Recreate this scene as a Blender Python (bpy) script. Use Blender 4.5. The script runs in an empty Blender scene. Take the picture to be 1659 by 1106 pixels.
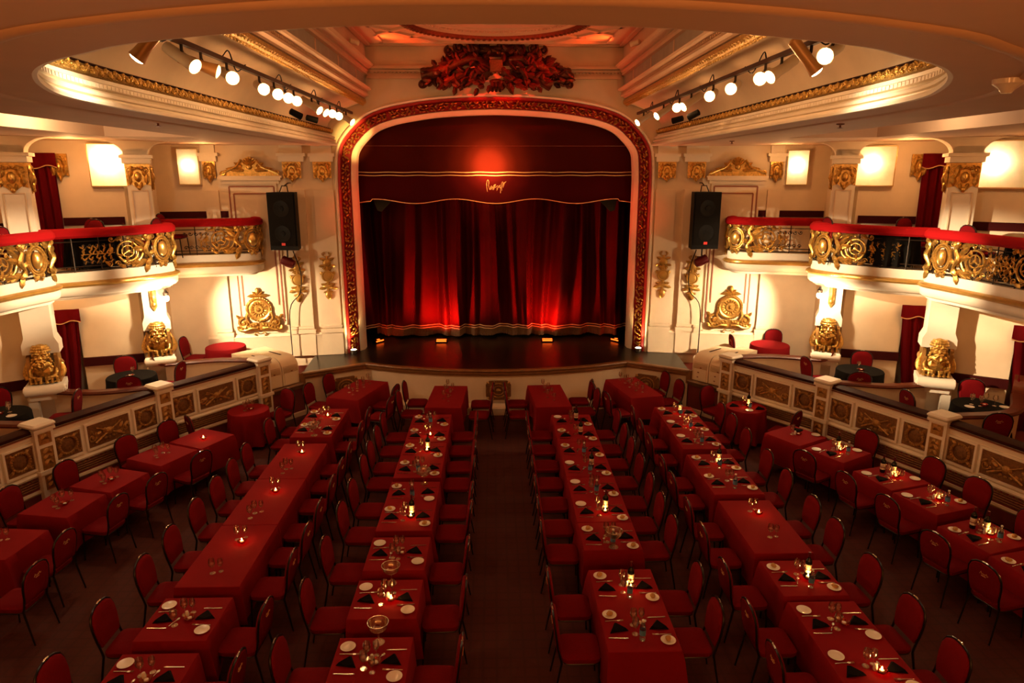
import bpy, bmesh, math, random
from math import pi, sin, cos, sqrt, atan2
from mathutils import Matrix, Vector

random.seed(7)
scene = bpy.context.scene
COL = scene.collection

# ---------------------------------------------------------------- camera
F_PX, W_PX, H_PX = 1106.0, 1659.0, 1106.0
PITCH = math.atan(274.0 / F_PX)
YAW = math.atan(29.5 * cos(PITCH) / F_PX)
cam_data = bpy.data.cameras.new('camera')
cam_data.sensor_fit = 'HORIZONTAL'
cam_data.sensor_width = 36.0
cam_data.lens = 36.0 * F_PX / W_PX
cam_data.clip_start = 0.05
cam = bpy.data.objects.new('camera', cam_data)
COL.objects.link(cam)
cam.location = (0, 0, 5.4)
cam.rotation_euler = (pi / 2 - PITCH, 0, -YAW)
scene.camera = cam

# ---------------------------------------------------------------- world, colour management
world = bpy.data.worlds.new('world')
scene.world = world
world.use_nodes = True
world.node_tree.nodes['Background'].inputs[0].default_value = (0.0, 0.0, 0.0, 1)
world.node_tree.nodes['Background'].inputs[1].default_value = 0.0
vs = scene.view_settings
vs.view_transform = 'Standard'
vs.look = 'None'
vs.gamma = 1.0
vs.use_curve_mapping = False
vs.exposure = 0.40
cy = scene.cycles
cy.max_bounces = 8
cy.diffuse_bounces = 4
cy.glossy_bounces = 3
cy.transmission_bounces = 4
cy.transparent_max_bounces = 16
cy.sample_clamp_indirect = 4.0
cy.caustics_reflective = False
cy.caustics_refractive = False
cy.use_denoising = True

CX = 0.045          # the hall's axis
WARM = (1.0, 0.47, 0.16)
AMBER = (1.0, 0.42, 0.10)
CREAMY = (1.0, 0.72, 0.42)


def lamp(kind, name, loc, energy, color=WARM, radius=0.05, target=None, angle=60, blend=0.4):
    d = bpy.data.lights.new(name, kind)
    d.energy = energy
    d.color = color
    d.shadow_soft_size = radius
    if kind == 'SPOT':
        d.spot_size = math.radians(angle)
        d.spot_blend = blend
    o = bpy.data.objects.new(name, d)
    COL.objects.link(o)
    o.location = loc
    if target is not None:
        o.rotation_euler = (Vector(target) - Vector(loc)).to_track_quat('-Z', 'Y').to_euler()
    return o


# unseen overhead fill added for the tables, then the cove and box lights
ADDED_FILL = (CX, 9.0, 7.9)
lamp('POINT', 'overhead_fill_light', ADDED_FILL, 74, (1.0, 0.36, 0.10), 0.34)
for gx, gy, ge in ((-3.6, -.6, 78), (CX, -1.0, 78), (3.7, -.6, 78)):
    lamp('POINT', 'gallery_fill_light', (gx, gy, 4.5), ge, (1.0, 0.34, 0.085), 0.15)  # unseen fill added behind the camera to brighten the low ceiling
for s in (-1, 1):
    lamp('POINT', 'cove_light', (CX + s * 5.9, 10.2, 6.22), 70 if s < 0 else 22, CREAMY, 0.08)
    # under the boxes: small ceiling lamps
    lamp('POINT', 'box_lamp_light', (CX + s * 8.6, 13.0, 2.95), 7, WARM, 0.06)
    lamp('POINT', 'box_lamp_light', (CX + s * 9.1, 10.9, 2.95), 9, WARM, 0.06)
    lamp('POINT', 'box_lamp_light', (CX + s * 6.7, 15.2, 2.95), 6, WARM, 0.06)
    # in the upper boxes
    lamp('POINT', 'upper_box_lamp_light', (CX + s * 7.75, 13.1, 5.75), 20, WARM, 0.06)
    lamp('POINT', 'upper_box_lamp_light', (CX + s * 8.7, 10.6, 5.75), 20, WARM, 0.06)
    lamp('POINT', 'upper_box_lamp_light', (CX + s * 6.3, 15.3, 5.75), 13, WARM, 0.06)

# ---------------------------------------------------------------- materials
M = {}


def rgb(r, g, b):
    return (r, g, b, 1.0)


def mat(name, color, rough=0.6, metal=0.0, var=0.0, vscale=6.0, bump=0.0, bscale=40.0, sheen=0.0,
        emit=None, estr=0.0, coat=0.0, voronoi=False, color2=None, spec=0.5):
    m = bpy.data.materials.new(name)
    m.use_nodes = True
    nt = m.node_tree
    b = nt.nodes['Principled BSDF']
    b.inputs['Base Color'].default_value = rgb(*color)
    b.inputs['Roughness'].default_value = rough
    b.inputs['Metallic'].default_value = metal
    b.inputs['Specular IOR Level'].default_value = spec
    if sheen:
        b.inputs['Sheen Weight'].default_value = sheen
        b.inputs['Sheen Roughness'].default_value = 0.4
        b.inputs['Sheen Tint'].default_value = rgb(*[min(1, c * 1.6) for c in color])
    if coat:
        b.inputs['Coat Weight'].default_value = coat
        b.inputs['Coat Roughness'].default_value = 0.15
    if emit:
        b.inputs['Emission Color'].default_value = rgb(*emit)
        b.inputs['Emission Strength'].default_value = estr
    tc = nt.nodes.new('ShaderNodeTexCoord')
    if var > 0 or color2:
        n = nt.nodes.new('ShaderNodeTexNoise')
        n.inputs['Scale'].default_value = vscale
        n.inputs['Detail'].default_value = 4
        r = nt.nodes.new('ShaderNodeValToRGB')
        r.color_ramp.elements[0].position = 0.3
        r.color_ramp.elements[1].position = 0.7
        c2 = color2 or tuple(c * (1 - var) for c in color)
        r.color_ramp.elements[0].color = rgb(*c2)
        r.color_ramp.elements[1].color = rgb(*color)
        nt.links.new(tc.outputs['Object'], n.inputs['Vector'])
        nt.links.new(n.outputs['Fac'], r.inputs['Fac'])
        nt.links.new(r.outputs['Color'], b.inputs['Base Color'])
    if bump > 0:
        t = nt.nodes.new('ShaderNodeTexVoronoi' if voronoi else 'ShaderNodeTexNoise')
        t.inputs['Scale'].default_value = bscale
        bp = nt.nodes.new('ShaderNodeBump')
        bp.inputs['Strength'].default_value = bump
        bp.inputs['Distance'].default_value = 0.02
        nt.links.new(tc.outputs['Object'], t.inputs['Vector'])
        nt.links.new(t.outputs[0], bp.inputs['Height'])
        nt.links.new(bp.outputs['Normal'], b.inputs['Normal'])
    M[name] = m
    return m


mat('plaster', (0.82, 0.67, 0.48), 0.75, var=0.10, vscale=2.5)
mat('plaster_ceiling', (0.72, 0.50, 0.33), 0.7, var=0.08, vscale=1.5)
mat('plaster_white', (0.86, 0.78, 0.64), 0.55, var=0.06, vscale=5)
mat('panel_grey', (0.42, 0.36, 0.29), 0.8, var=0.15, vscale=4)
mat('groove', (0.30, 0.10, 0.05), 0.6)
mat('gold', (0.86, 0.52, 0.13), 0.30, metal=0.85, var=0.5, vscale=24, bump=0.25, bscale=60)
mat('gold_smooth', (0.88, 0.56, 0.16), 0.28, metal=0.85)
mat('gold_ground', (0.26, 0.115, 0.030), 0.5, metal=0.3, var=0.5, vscale=30, bump=0.3, bscale=60)
mat('gold_leaf', (0.80, 0.50, 0.12), 0.30, metal=0.7, var=0.45, vscale=45, bump=0.5, bscale=70, voronoi=True)
mat('gold_dull', (0.52, 0.27, 0.07), 0.40, metal=0.45, var=0.5, vscale=20, bump=0.35, bscale=50)
mat('crest_bronze', (0.16, 0.045, 0.020), 0.30, metal=0.7, var=0.5, vscale=20, bump=0.3, bscale=50)
mat('bronze', (0.26, 0.09, 0.035), 0.38, metal=0.6, var=0.4, vscale=30, bump=0.3, bscale=50)
mat('gold_paint', (0.55, 0.31, 0.07), 0.3, metal=0.5, var=0.2, vscale=10)
mat('band_redlit', (0.42, 0.02, 0.02), 0.5)  # red light on the arch fillet put into its base colour
mat('band_redlit_ground', (0.17, 0.006, 0.005), 0.5, spec=0.2)  # red light along the gilded band painted into its ground
mat('board_dark', (0.03, 0.026, 0.02), 0.8, spec=0.1)
mat('wood', (0.040, 0.009, 0.004), 0.6, var=0.4, vscale=12, spec=0.08)
mat('wood_warm', (0.13, 0.024, 0.008), 0.4, var=0.4, vscale=12, spec=0.3)
mat('dado', (0.045, 0.006, 0.006), 0.7, spec=0.05)
mat('velvet', (0.30, 0.004, 0.006), 0.85, sheen=0.3, spec=0.1)
mat('fabric', (0.175, 0.004, 0.007), 0.9, var=0.15, vscale=60, bump=0.1, bscale=300, spec=0.1)
mat('cloth', (0.235, 0.0075, 0.011), 0.9, var=0.08, vscale=3, bump=0.06, bscale=250, spec=0.1)
mat('cloth_black', (0.007, 0.006, 0.005), 0.9, spec=0.08)
mat('curtain', (0.068, 0.0008, 0.0016), 0.75, sheen=0.1, var=0.3, vscale=1.5, spec=0.1)
mat('door_curtain', (0.10, 0.0012, 0.003), 0.85, spec=0.08)
mat('pelmet', (0.070, 0.0065, 0.003), 0.85, var=0.15, vscale=1.2, spec=0.05)
mat('valance', (0.055, 0.0010, 0.0016), 0.85, var=0.15, vscale=1.2, spec=0.08)
mat('cord', (0.70, 0.42, 0.20), 0.5)
mat('fringe', (0.20, 0.10, 0.04), 0.8, var=0.5, vscale=50)
mat('stage_floor', (0.008, 0.007, 0.005), 0.30, var=0.3, vscale=3)
mat('stage_lip', (0.26, 0.12, 0.04), 0.35, var=0.3, vscale=6)
mat('black', (0.005, 0.0045, 0.004), 0.6, spec=0.15)
mat('grille', (0.007, 0.006, 0.005), 0.8, bump=0.3, bscale=300, spec=0.1)
mat('frame_metal', (0.012, 0.010, 0.010), 0.32, metal=0.3)
mat('iron', (0.035, 0.022, 0.014), 0.4, metal=0.5)
mat('chrome', (0.75, 0.72, 0.68), 0.15, metal=1.0)
mat('steel', (0.62, 0.58, 0.52), 0.22, metal=1.0)
mat('porcelain', (0.82, 0.78, 0.70), 0.2, coat=0.3)
mat('bread', (0.62, 0.34, 0.10), 0.7, var=0.35, vscale=30)
mat('napkin', (0.005, 0.004, 0.004), 0.9, spec=0.08)
mat('wax', (0.85, 0.75, 0.6), 0.5)
mat('label_paper', (0.78, 0.68, 0.50), 0.6)
mat('label_ink', (0.22, 0.03, 0.02), 0.6)
mat('label_blue', (0.10, 0.30, 0.55), 0.5)
mat('wine_bottle', (0.006, 0.010, 0.005), 0.08)
mat('foil', (0.12, 0.01, 0.012), 0.3, metal=0.4)
mat('cream_metal', (0.80, 0.66, 0.44), 0.45)
mat('badge', (0.75, 0.03, 0.02), 0.4)
mat('can_white', (0.70, 0.60, 0.45), 0.4)
mat('can_amber', (0.50, 0.26, 0.08), 0.4, metal=0.3)
mat('lens', (1, 0.85, 0.6), 0.3, emit=(1, 0.80, 0.45), estr=14)
mat('lens_amber', (1, 0.7, 0.3), 0.3, emit=(1, 0.62, 0.22), estr=5)
mat('lens_off', (0.30, 0.2, 0.1), 0.2)
mat('flame', (1, 0.6, 0.2), 0.5, emit=(1, 0.50, 0.12), estr=26)
mat('foot_lens', (1, 0.2, 0.05), 0.3, emit=(1, 0.10, 0.008), estr=3.5)
mat('globe', (1, 0.8, 0.5), 0.3, emit=(1, 0.55, 0.22), estr=6)
mat('carpet_box', (0.20, 0.03, 0.02), 0.9)


def frosted_mat():
    """frosted glass: a bulb behind it makes it glow"""
    m = bpy.data.materials.new('frosted')
    m.use_nodes = True
    nt = m.node_tree
    nt.nodes.remove(nt.nodes['Principled BSDF'])
    out = nt.nodes['Material Output']
    tl = nt.nodes.new('ShaderNodeBsdfTranslucent')
    df = nt.nodes.new('ShaderNodeBsdfDiffuse')
    tc = nt.nodes.new('ShaderNodeTexCoord')
    nz = nt.nodes.new('ShaderNodeTexNoise')
    nz.inputs['Scale'].default_value = 6
    nz.inputs['Detail'].default_value = 5
    r = nt.nodes.new('ShaderNodeValToRGB')
    r.color_ramp.elements[0].color = rgb(0.70, 0.55, 0.34)
    r.color_ramp.elements[1].color = rgb(0.95, 0.86, 0.66)
    mxs = nt.nodes.new('ShaderNodeMixShader')
    mxs.inputs[0].default_value = 0.25
    nt.links.new(tc.outputs['Object'], nz.inputs['Vector'])
    nt.links.new(nz.outputs['Fac'], r.inputs['Fac'])
    nt.links.new(r.outputs['Color'], tl.inputs['Color'])
    nt.links.new(r.outputs['Color'], df.inputs['Color'])
    nt.links.new(tl.outputs[0], mxs.inputs[1])
    nt.links.new(df.outputs[0], mxs.inputs[2])
    nt.links.new(mxs.outputs[0], out.inputs['Surface'])
    M['frosted'] = m


frosted_mat()


def glass_mat(name, tint, gloss=(1, 0.95, 0.85), base=0.06, rough=0.04):
    m = bpy.data.materials.new(name)
    m.use_nodes = True
    nt = m.node_tree
    nt.nodes.remove(nt.nodes['Principled BSDF'])
    out = nt.nodes['Material Output']
    tr = nt.nodes.new('ShaderNodeBsdfTransparent')
    tr.inputs['Color'].default_value = rgb(*tint)
    gl = nt.nodes.new('ShaderNodeBsdfGlossy')
    gl.inputs['Roughness'].default_value = rough
    gl.inputs['Color'].default_value = rgb(*gloss)
    lw = nt.nodes.new('ShaderNodeLayerWeight')
    lw.inputs['Blend'].default_value = 0.35
    ma = nt.nodes.new('ShaderNodeMath')
    ma.operation = 'MULTIPLY_ADD'
    ma.inputs[1].default_value = 0.55
    ma.inputs[2].default_value = base
    mx = nt.nodes.new('ShaderNodeMixShader')
    nt.links.new(lw.outputs['Fresnel'], ma.inputs[0])
    nt.links.new(ma.outputs[0], mx.inputs[0])
    nt.links.new(tr.outputs[0], mx.inputs[1])
    nt.links.new(gl.outputs[0], mx.inputs[2])
    nt.links.new(mx.outputs[0], out.inputs['Surface'])
    M[name] = m


glass_mat('glass', (0.985, 0.97, 0.95), base=0.13, rough=0.09)
glass_mat('glass_red', (0.85, 0.12, 0.06), base=0.08)
glass_mat('plastic_clear', (0.80, 0.86, 0.92), base=0.12, rough=0.1)


def carpet_mat():
    m = mat('carpet', (0.10, 0.018, 0.012), 0.95)
    nt = m.node_tree
    b = nt.nodes['Principled BSDF']
    tc = nt.nodes.new('ShaderNodeTexCoord')
    br = nt.nodes.new('ShaderNodeTexBrick')
    br.inputs['Scale'].default_value = 3.2
    br.offset = 0.0
    br.inputs['Mortar Size'].default_value = 0.05
    br.inputs['Brick Width'].default_value = 0.5
    br.inputs['Row Height'].default_value = 0.5
    br.inputs['Color1'].default_value = rgb(0.092, 0.016, 0.011)
    br.inputs['Color2'].default_value = rgb(0.084, 0.015, 0.010)
    br.inputs['Mortar'].default_value = rgb(0.070, 0.013, 0.009)
    n = nt.nodes.new('ShaderNodeTexNoise')
    n.inputs['Scale'].default_value = 60
    mx = nt.nodes.new('ShaderNodeMixRGB')
    mx.blend_type = 'MULTIPLY'
    mx.inputs[0].default_value = 0.5
    nt.links.new(tc.outputs['Object'], br.inputs['Vector'])
    nt.links.new(tc.outputs['Object'], n.inputs['Vector'])
    nt.links.new(br.outputs['Color'], mx.inputs[1])
    nt.links.new(n.outputs['Color'], mx.inputs[2])
    nt.links.new(mx.outputs[0], b.inputs['Base Color'])


carpet_mat()


# ---------------------------------------------------------------- mesh building
class MB:
    """collects faces; build() links them as ONE mesh object"""

    def __init__(self, mtx=None):
        self.v, self.f, self.mi = [], [], []
        self.cur = 0
        self.m = mtx or Matrix.Identity(4)

    def at(self, loc=(0, 0, 0), rot=(0, 0, 0), scale=(1, 1, 1)):
        self.m = Matrix.LocRotScale(Vector(loc), Matrix.Rotation(rot[2], 3, 'Z') @ Matrix.Rotation(rot[1], 3, 'Y') @ Matrix.Rotation(rot[0], 3, 'X'), Vector(scale))
        return self

    def add(self, vs, fs):
        n = len(self.v)
        m = self.m
        self.v += [tuple(m @ Vector(p)) for p in vs]
        for f in fs:
            self.f.append([i + n for i in f])
            self.mi.append(self.cur)
        return self

    def box(self, c, s):
        x, y, z = c
        a, b, d = s[0] / 2, s[1] / 2, s[2] / 2
        vs = [(x + i * a, y + j * b, z + k * d) for k in (-1, 1) for j in (-1, 1) for i in (-1, 1)]
        self.add(vs, [(0, 2, 3, 1), (4, 5, 7, 6), (0, 1, 5, 4), (2, 6, 7, 3), (0, 4, 6, 2), (1, 3, 7, 5)])
        return self

    def rbox(self, c, s, r=0.02, n=3):
        """box with rounded vertical corners and a softened top and bottom"""
        a, b, h = s[0] / 2, s[1] / 2, s[2] / 2
        rings = []
        for dz, ins in ((-h, r * .6), (-h + r * .6, 0), (h - r * .6, 0), (h, r * .6)):
            ring = []
            for q, (ux, uy) in enumerate(((1, 1), (-1, 1), (-1, -1), (1, -1))):
                for k in range(n + 1):
                    t = (q + k / n) * pi / 2
                    ring.append((c[0] + ux * (a - r) + (r - ins) * cos(t), c[1] + uy * (b - r) + (r - ins) * sin(t), c[2] + dz))
            rings.append(ring)
        self.loft(rings, True, True)
        return self

    def loft(self, rings, closed=True, caps=False):
        n = len(rings[0])
        vs = [p for r in rings for p in r]
        fs = []
        for i in range(len(rings) - 1):
            for j in range(n if closed else n - 1):
                k = (j + 1) % n
                fs.append((i * n + j, i * n + k, (i + 1) * n + k, (i + 1) * n + j))
        if caps:
            fs.append(tuple(range(n - 1, -1, -1)))
            fs.append(tuple(range((len(rings) - 1) * n, len(rings) * n)))
        self.add(vs, fs)
        return self

    def tube(self, pts, r, n=6, closed=False, caps=True, flat=1.0):
        pts = [Vector(p) for p in pts]
        N = len(pts)
        rs = r if isinstance(r, (list, tuple)) else [r] * N
        rings = []
        up = None
        for i, p in enumerate(pts):
            a = pts[(i - 1) % N] if (closed or i > 0) else p
            b = pts[(i + 1) % N] if (closed or i < N - 1) else p
            t = (b - a)
            if t.length < 1e-9:
                t = Vector((0, 0, 1))
            t.normalize()
            if up is None:
                up = Vector((0, 0, 1)) if abs(t.z) < 0.9 else Vector((0, 1, 0))
            side = t.cross(up)
            if side.length < 1e-6:
                side = t.cross(Vector((1, 0.3, 0)))
            side.normalize()
            up = side.cross(t).normalized()
            rings.append([tuple(p + side * cos(2 * pi * k / n) * rs[i] + up * sin(2 * pi * k / n) * rs[i] * flat) for k in range(n)])
        if closed:
            rings.append(rings[0])
        self.loft(rings, True, caps and not closed)
        return self

    def lathe(self, prof, n=16, c=(0, 0, 0), caps=True):
        rings = [[(c[0] + r * cos(2 * pi * k / n), c[1] + r * sin(2 * pi * k / n), c[2] + z) for k in range(n)] for r, z in prof]
        self.loft(rings, True, caps)
        return self

    def ell(self, c, s, nu=10, nv=6):
        rings = []
        for i in range(nv + 1):
            t = -pi / 2 + pi * i / nv
            r = max(cos(t), 0.02)
            rings.append([(c[0] + s[0] * r * cos(2 * pi * k / nu), c[1] + s[1] * r * sin(2 * pi * k / nu), c[2] + s[2] * sin(t)) for k in range(nu)])
        self.loft(rings, True, True)
        return self

    def prism(self, poly, z0, z1):
        n = len(poly)
        vs = [(x, y, z0) for x, y in poly] + [(x, y, z1) for x, y in poly]
        fs = [tuple(range(n - 1, -1, -1)), tuple(range(n, 2 * n))]
        fs += [(i, (i + 1) % n, n + (i + 1) % n, n + i) for i in range(n)]
        self.add(vs, fs)
        return self

    def slab_xz(self, poly, y0, y1):
        n = len(poly)
        vs = [(x, y0, z) for x, z in poly] + [(x, y1, z) for x, z in poly]
        fs = [tuple(range(n)), tuple(range(2 * n - 1, n - 1, -1))]
        fs += [(i, n + i, n + (i + 1) % n, (i + 1) % n) for i in range(n)]
        self.add(vs, fs)
        return self

    def grid(self, fn, nu, nv):
        vs = [fn(i / nu, j / nv) for j in range(nv + 1) for i in range(nu + 1)]
        fs = [(j * (nu + 1) + i, j * (nu + 1) + i + 1, (j + 1) * (nu + 1) + i + 1, (j + 1) * (nu + 1) + i) for j in range(nv) for i in range(nu)]
        self.add(vs, fs)
        return self

    def sweep(self, path, prof, closed=False, caps=True, side=1):
        """profile (offset, z) along a plan path of (x, y); positive offset is to the right of travel times side"""
        P = [Vector((p[0], p[1])) for p in path]
        N = len(P)
        rings = []
        for i in range(N):
            if closed:
                d0, d1 = P[i] - P[i - 1], P[(i + 1) % N] - P[i]
            else:
                d0 = P[i] - P[i - 1] if i else P[1] - P[0]
                d1 = P[i + 1] - P[i] if i < N - 1 else d0
            d0, d1 = d0.normalized(), d1.normalized()
            n0, n1 = Vector((d0.y, -d0.x)), Vector((d1.y, -d1.x))
            nn = n0 + n1
            nn = nn.normalized() if nn.length > 1e-6 else n0
            k = 1.0 / max(0.5, nn.dot(n0))
            rings.append([(P[i].x + nn.x * o * k * side, P[i].y + nn.y * o * k * side, z) for o, z in prof])
        if closed:
            rings.append(rings[0])
        self.loft(rings, False, False)
        if caps and not closed and len(prof) > 2:
            self.add(rings[0], [tuple(range(len(prof)))])
            self.add(rings[-1], [tuple(range(len(prof) - 1, -1, -1))])
        return self

    def spiral(self, c, r0, turns, a0, w, hand=1, y=0.0, r1=0.15, n=18, bulge=0.0):
        """a scroll in the local xz plane facing -y"""
        pts, rs = [], []
        for i in range(n + 1):
            t = i / n
            r = r0 * (1 - t) + r0 * r1 * t
            a = a0 + hand * turns * 2 * pi * t
            pts.append((c[0] + r * cos(a), y - bulge * t, c[1] + r * sin(a)))
            rs.append(w * (1 - 0.45 * t))
        self.tube(pts, rs, 5)
        self.ell((c[0], y - bulge, c[1]), (w * 1.5, w * 1.2, w * 1.5), 6, 4)
        return self

    def leaf(self, c, length, width, ang, y=0.0, th=0.02, curl=0.0):
        """an acanthus-like leaf in the local xz plane"""
        n = 5
        vs = []
        for i in range(n + 1):
            t = i / n
            w = width * sin(pi * (0.12 + 0.88 * t)) ** 0.7 * (1 + 0.25 * (i % 2))
            a = ang + curl * t
            x = c[0] + length * t * cos(ang + curl * t * .5)
            z = c[1] + length * t * sin(ang + curl * t * .5)
            nx, nz = -sin(a), cos(a)
            h = th * sin(pi * min(1, .15 + t * .8))
            vs += [(x + nx * w / 2, y, z + nz * w / 2), (x, y - h - .004, z), (x - nx * w / 2, y, z - nz * w / 2), (x, y + .002, z)]
        fs = []
        for i in range(n):
            a = i * 4
            for k in range(4):
                fs.append((a + k, a + (k + 1) % 4, a + 4 + (k + 1) % 4, a + 4 + k))
        fs += [(3, 2, 1, 0), (n * 4, n * 4 + 1, n * 4 + 2, n * 4 + 3)]
        self.add(vs, fs)
        return self

    def map(self, fn):
        self.v = [fn(*p) for p in self.v]
        return self

    def mesh(self, name, mats, smooth=True, angle=40):
        me = bpy.data.meshes.new(name)
        me.from_pydata(self.v, [], self.f)
        for m in (mats if isinstance(mats, (list, tuple)) else [mats]):
            me.materials.append(M[m] if isinstance(m, str) else m)
        for p, k in zip(me.polygons, self.mi):
            p.material_index = k
        bm = bmesh.new()
        bm.from_mesh(me)
        bmesh.ops.recalc_face_normals(bm, faces=bm.faces)
        bm.to_mesh(me)
        bm.free()
        if smooth:
            me.shade_smooth()
            me.set_sharp_from_angle(angle=math.radians(angle))
        return me

    def build(self, name, mats, parent=None, smooth=True, angle=40, kind=None, label=None):
        o = bpy.data.objects.new(name, self.mesh(name, mats, smooth, angle))
        COL.objects.link(o)
        if parent is not None:
            o.parent = parent
            KIDS.setdefault(parent.name, []).append(o)
        if kind:
            o['kind'] = kind
        if label:
            o['label'] = label
        return o


KIDS = {}


def struct(mb, name, mats, smooth=True, parent=None, angle=40):
    o = mb.build(name, mats, parent, smooth, angle)
    if parent is None:
        o['kind'] = 'structure'
    return o


def tag(o, label, cat, group=None, kind=None):
    o['label'] = label
    o['category'] = cat
    if group:
        o['group'] = group
    if kind:
        o['kind'] = kind
    return o


def thing(name, label, cat, loc=(0, 0, 0), rotz=0.0, group=None):
    o = bpy.data.objects.new(name, None)
    o.empty_display_size = 0.1
    COL.objects.link(o)
    o.location = loc
    o.rotation_euler = (0, 0, rotz)
    return tag(o, label, cat, group)


def place(o, loc, rotz=0.0, scale=None):
    o.location = loc
    o.rotation_euler = (0, 0, rotz)
    if scale:
        o.scale = scale


class Proto:
    """one finished thing with its parts; put() moves the original the first time and copies it afterwards"""

    def __init__(self, root):
        self.root, self.used = root, False

    def put(self, loc, rotz, label, group=None, scale=None):
        if not self.used:
            self.used = True
            r = self.root
        else:
            r = self.root.copy()
            COL.objects.link(r)
            for ch in KIDS.get(self.root.name, ()):
                c = ch.copy()
                COL.objects.link(c)
                c.parent = r
                for g in KIDS.get(ch.name, ()):
                    d = g.copy()
                    COL.objects.link(d)
                    d.parent = c
        place(r, loc, rotz, scale)
        r['label'] = label
        if group:
            r['group'] = group
        return r


def catmull(pts, n=6, closed=False):
    P = [Vector(p) for p in pts]
    N = len(P)
    out = []
    rng = range(N if closed else N - 1)
    for i in rng:
        p0 = P[(i - 1) % N] if closed or i > 0 else P[0] * 2 - P[1]
        p1, p2 = P[i], P[(i + 1) % N]
        p3 = P[(i + 2) % N] if closed or i < N - 2 else P[-1] * 2 - P[-2]
        for k in range(n):
            t = k / n
            out.append(tuple(0.5 * ((2 * p1) + (p2 - p0) * t + (2 * p0 - 5 * p1 + 4 * p2 - p3) * t * t + (3 * p1 - p0 - 3 * p2 + p3) * t ** 3)))
    if not closed:
        out.append(tuple(P[-1]))
    return out


class Path:
    def __init__(self, pts):
        self.p = [Vector((q[0], q[1])) for q in pts]
        self.s = [0.0]
        for a, b in zip(self.p, self.p[1:]):
            self.s.append(self.s[-1] + (b - a).length)
        self.len = self.s[-1]

    def at(self, s):
        i = 0
        while i < len(self.p) - 2 and self.s[i + 1] < s:
            i += 1
        t = (s - self.s[i]) / max(1e-9, self.s[i + 1] - self.s[i])
        d = (self.p[i + 1] - self.p[i]).normalized()
        return self.p[i] + (self.p[i + 1] - self.p[i]) * t, d


def poly_with_holes(mb, outer, holes, fn):
    """triangulated flat polygon with holes; fn lifts (x, y) to 3D"""
    bm = bmesh.new()
    edges = []
    for loop in [outer] + holes:
        vs = [bm.verts.new((p[0], p[1], 0)) for p in loop]
        for a, b in zip(vs, vs[1:] + vs[:1]):
            edges.append(bm.edges.new((a, b)))
    bmesh.ops.triangle_fill(bm, use_beauty=True, use_dissolve=False, edges=edges)
    bm.verts.index_update()
    mb.add([fn(v.co.x, v.co.y) for v in bm.verts], [tuple(v.index for v in f.verts) for f in bm.faces])
    bm.free()
    return mb


def mx(x, s):
    return CX + s * x


def mirror(pts, s):
    return [(CX + s * p[0],) + tuple(p[1:]) for p in pts]


SIDE = {-1: 'left', 1: 'right'}
ORD = ['first', 'second', 'third', 'fourth', 'fifth', 'sixth', 'seventh', 'eighth', 'ninth', 'tenth', 'eleventh', 'twelfth', 'thirteenth', 'fourteenth']

# ================================================================ THE ROOM
ZS = 6.0            # underside of the upper floor
# floor
mb = MB()
mb.prism([(-8.3, -2), (8.4, -2), (8.4, 8.0), (7.4, 10.3), (6.4, 12.3), (5.1, 14.1), (4.45, 14.9), (4.45, 16.0), (-4.4, 16.0), (-4.4, 14.9), (-5.0, 14.1), (-6.3, 12.3), (-7.3, 10.3), (-8.3, 8.0)], -0.1, 0.0)
struct(mb, 'floor', 'carpet', False)

# side walls behind the boxes: one zigzag per side, box after box
WALL_PLAN = [(3.86, 16.63), (5.9, 16.28), (7.65, 15.95), (7.42, 14.45), (7.45, 14.2), (8.55, 13.85)]
WALL_PLAN2 = [(9.22, 13.64), (8.58, 12.45), (9.45, 11.85)]
WALL_PLAN3 = [(10.1, 11.4), (10.5, 11.1), (10.5, 8.0), (10.5, -2.0)]
for s in (-1, 1):
    mb = MB()
    for plan in (WALL_PLAN, WALL_PLAN2, WALL_PLAN3):
        pts = [(mx(x, s), y) for x, y in plan]
        vs = [(x, y, z) for z in (0.0, 6.45) for x, y in pts]
        n = len(pts)
        mb.add(vs, [(i, i + 1, n + i + 1, n + i) for i in range(n - 1)])
    # wall above the doorways, and the dark closets behind their curtains
    for (a, b) in (((8.55, 13.85), (9.22, 13.64)), ((9.45, 11.85), (10.1, 11.4))):
        for z0, z1 in ((2.66, 3.5), (5.72, 6.45)):
            mb.add([(mx(a[0], s), a[1], z0), (mx(b[0], s), b[1], z0), (mx(b[0], s), b[1], z1), (mx(a[0], s), a[1], z1)], [(0, 1, 2, 3)])
    for (a, b) in (((8.55, 13.85), (9.22, 13.64)), ((9.45, 11.85), (10.1, 11.4))):
        mb.add([(mx(a[0] + k * .25, s), a[1] + .5, z) if q == 0 else (mx(b[0] + k * .25, s), b[1] + .5, z) for z in (0, 6.45) for q, k in ((0, 1), (1, 1))], [(0, 1, 3, 2)])
    struct(mb, 'wall_' + SIDE[s], 'plaster', False)
mb = MB()
mb.box((0, -2.05, 3.2), (21.2, 0.1, 6.6))
struct(mb, 'wall_back', 'plaster', False)

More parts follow.
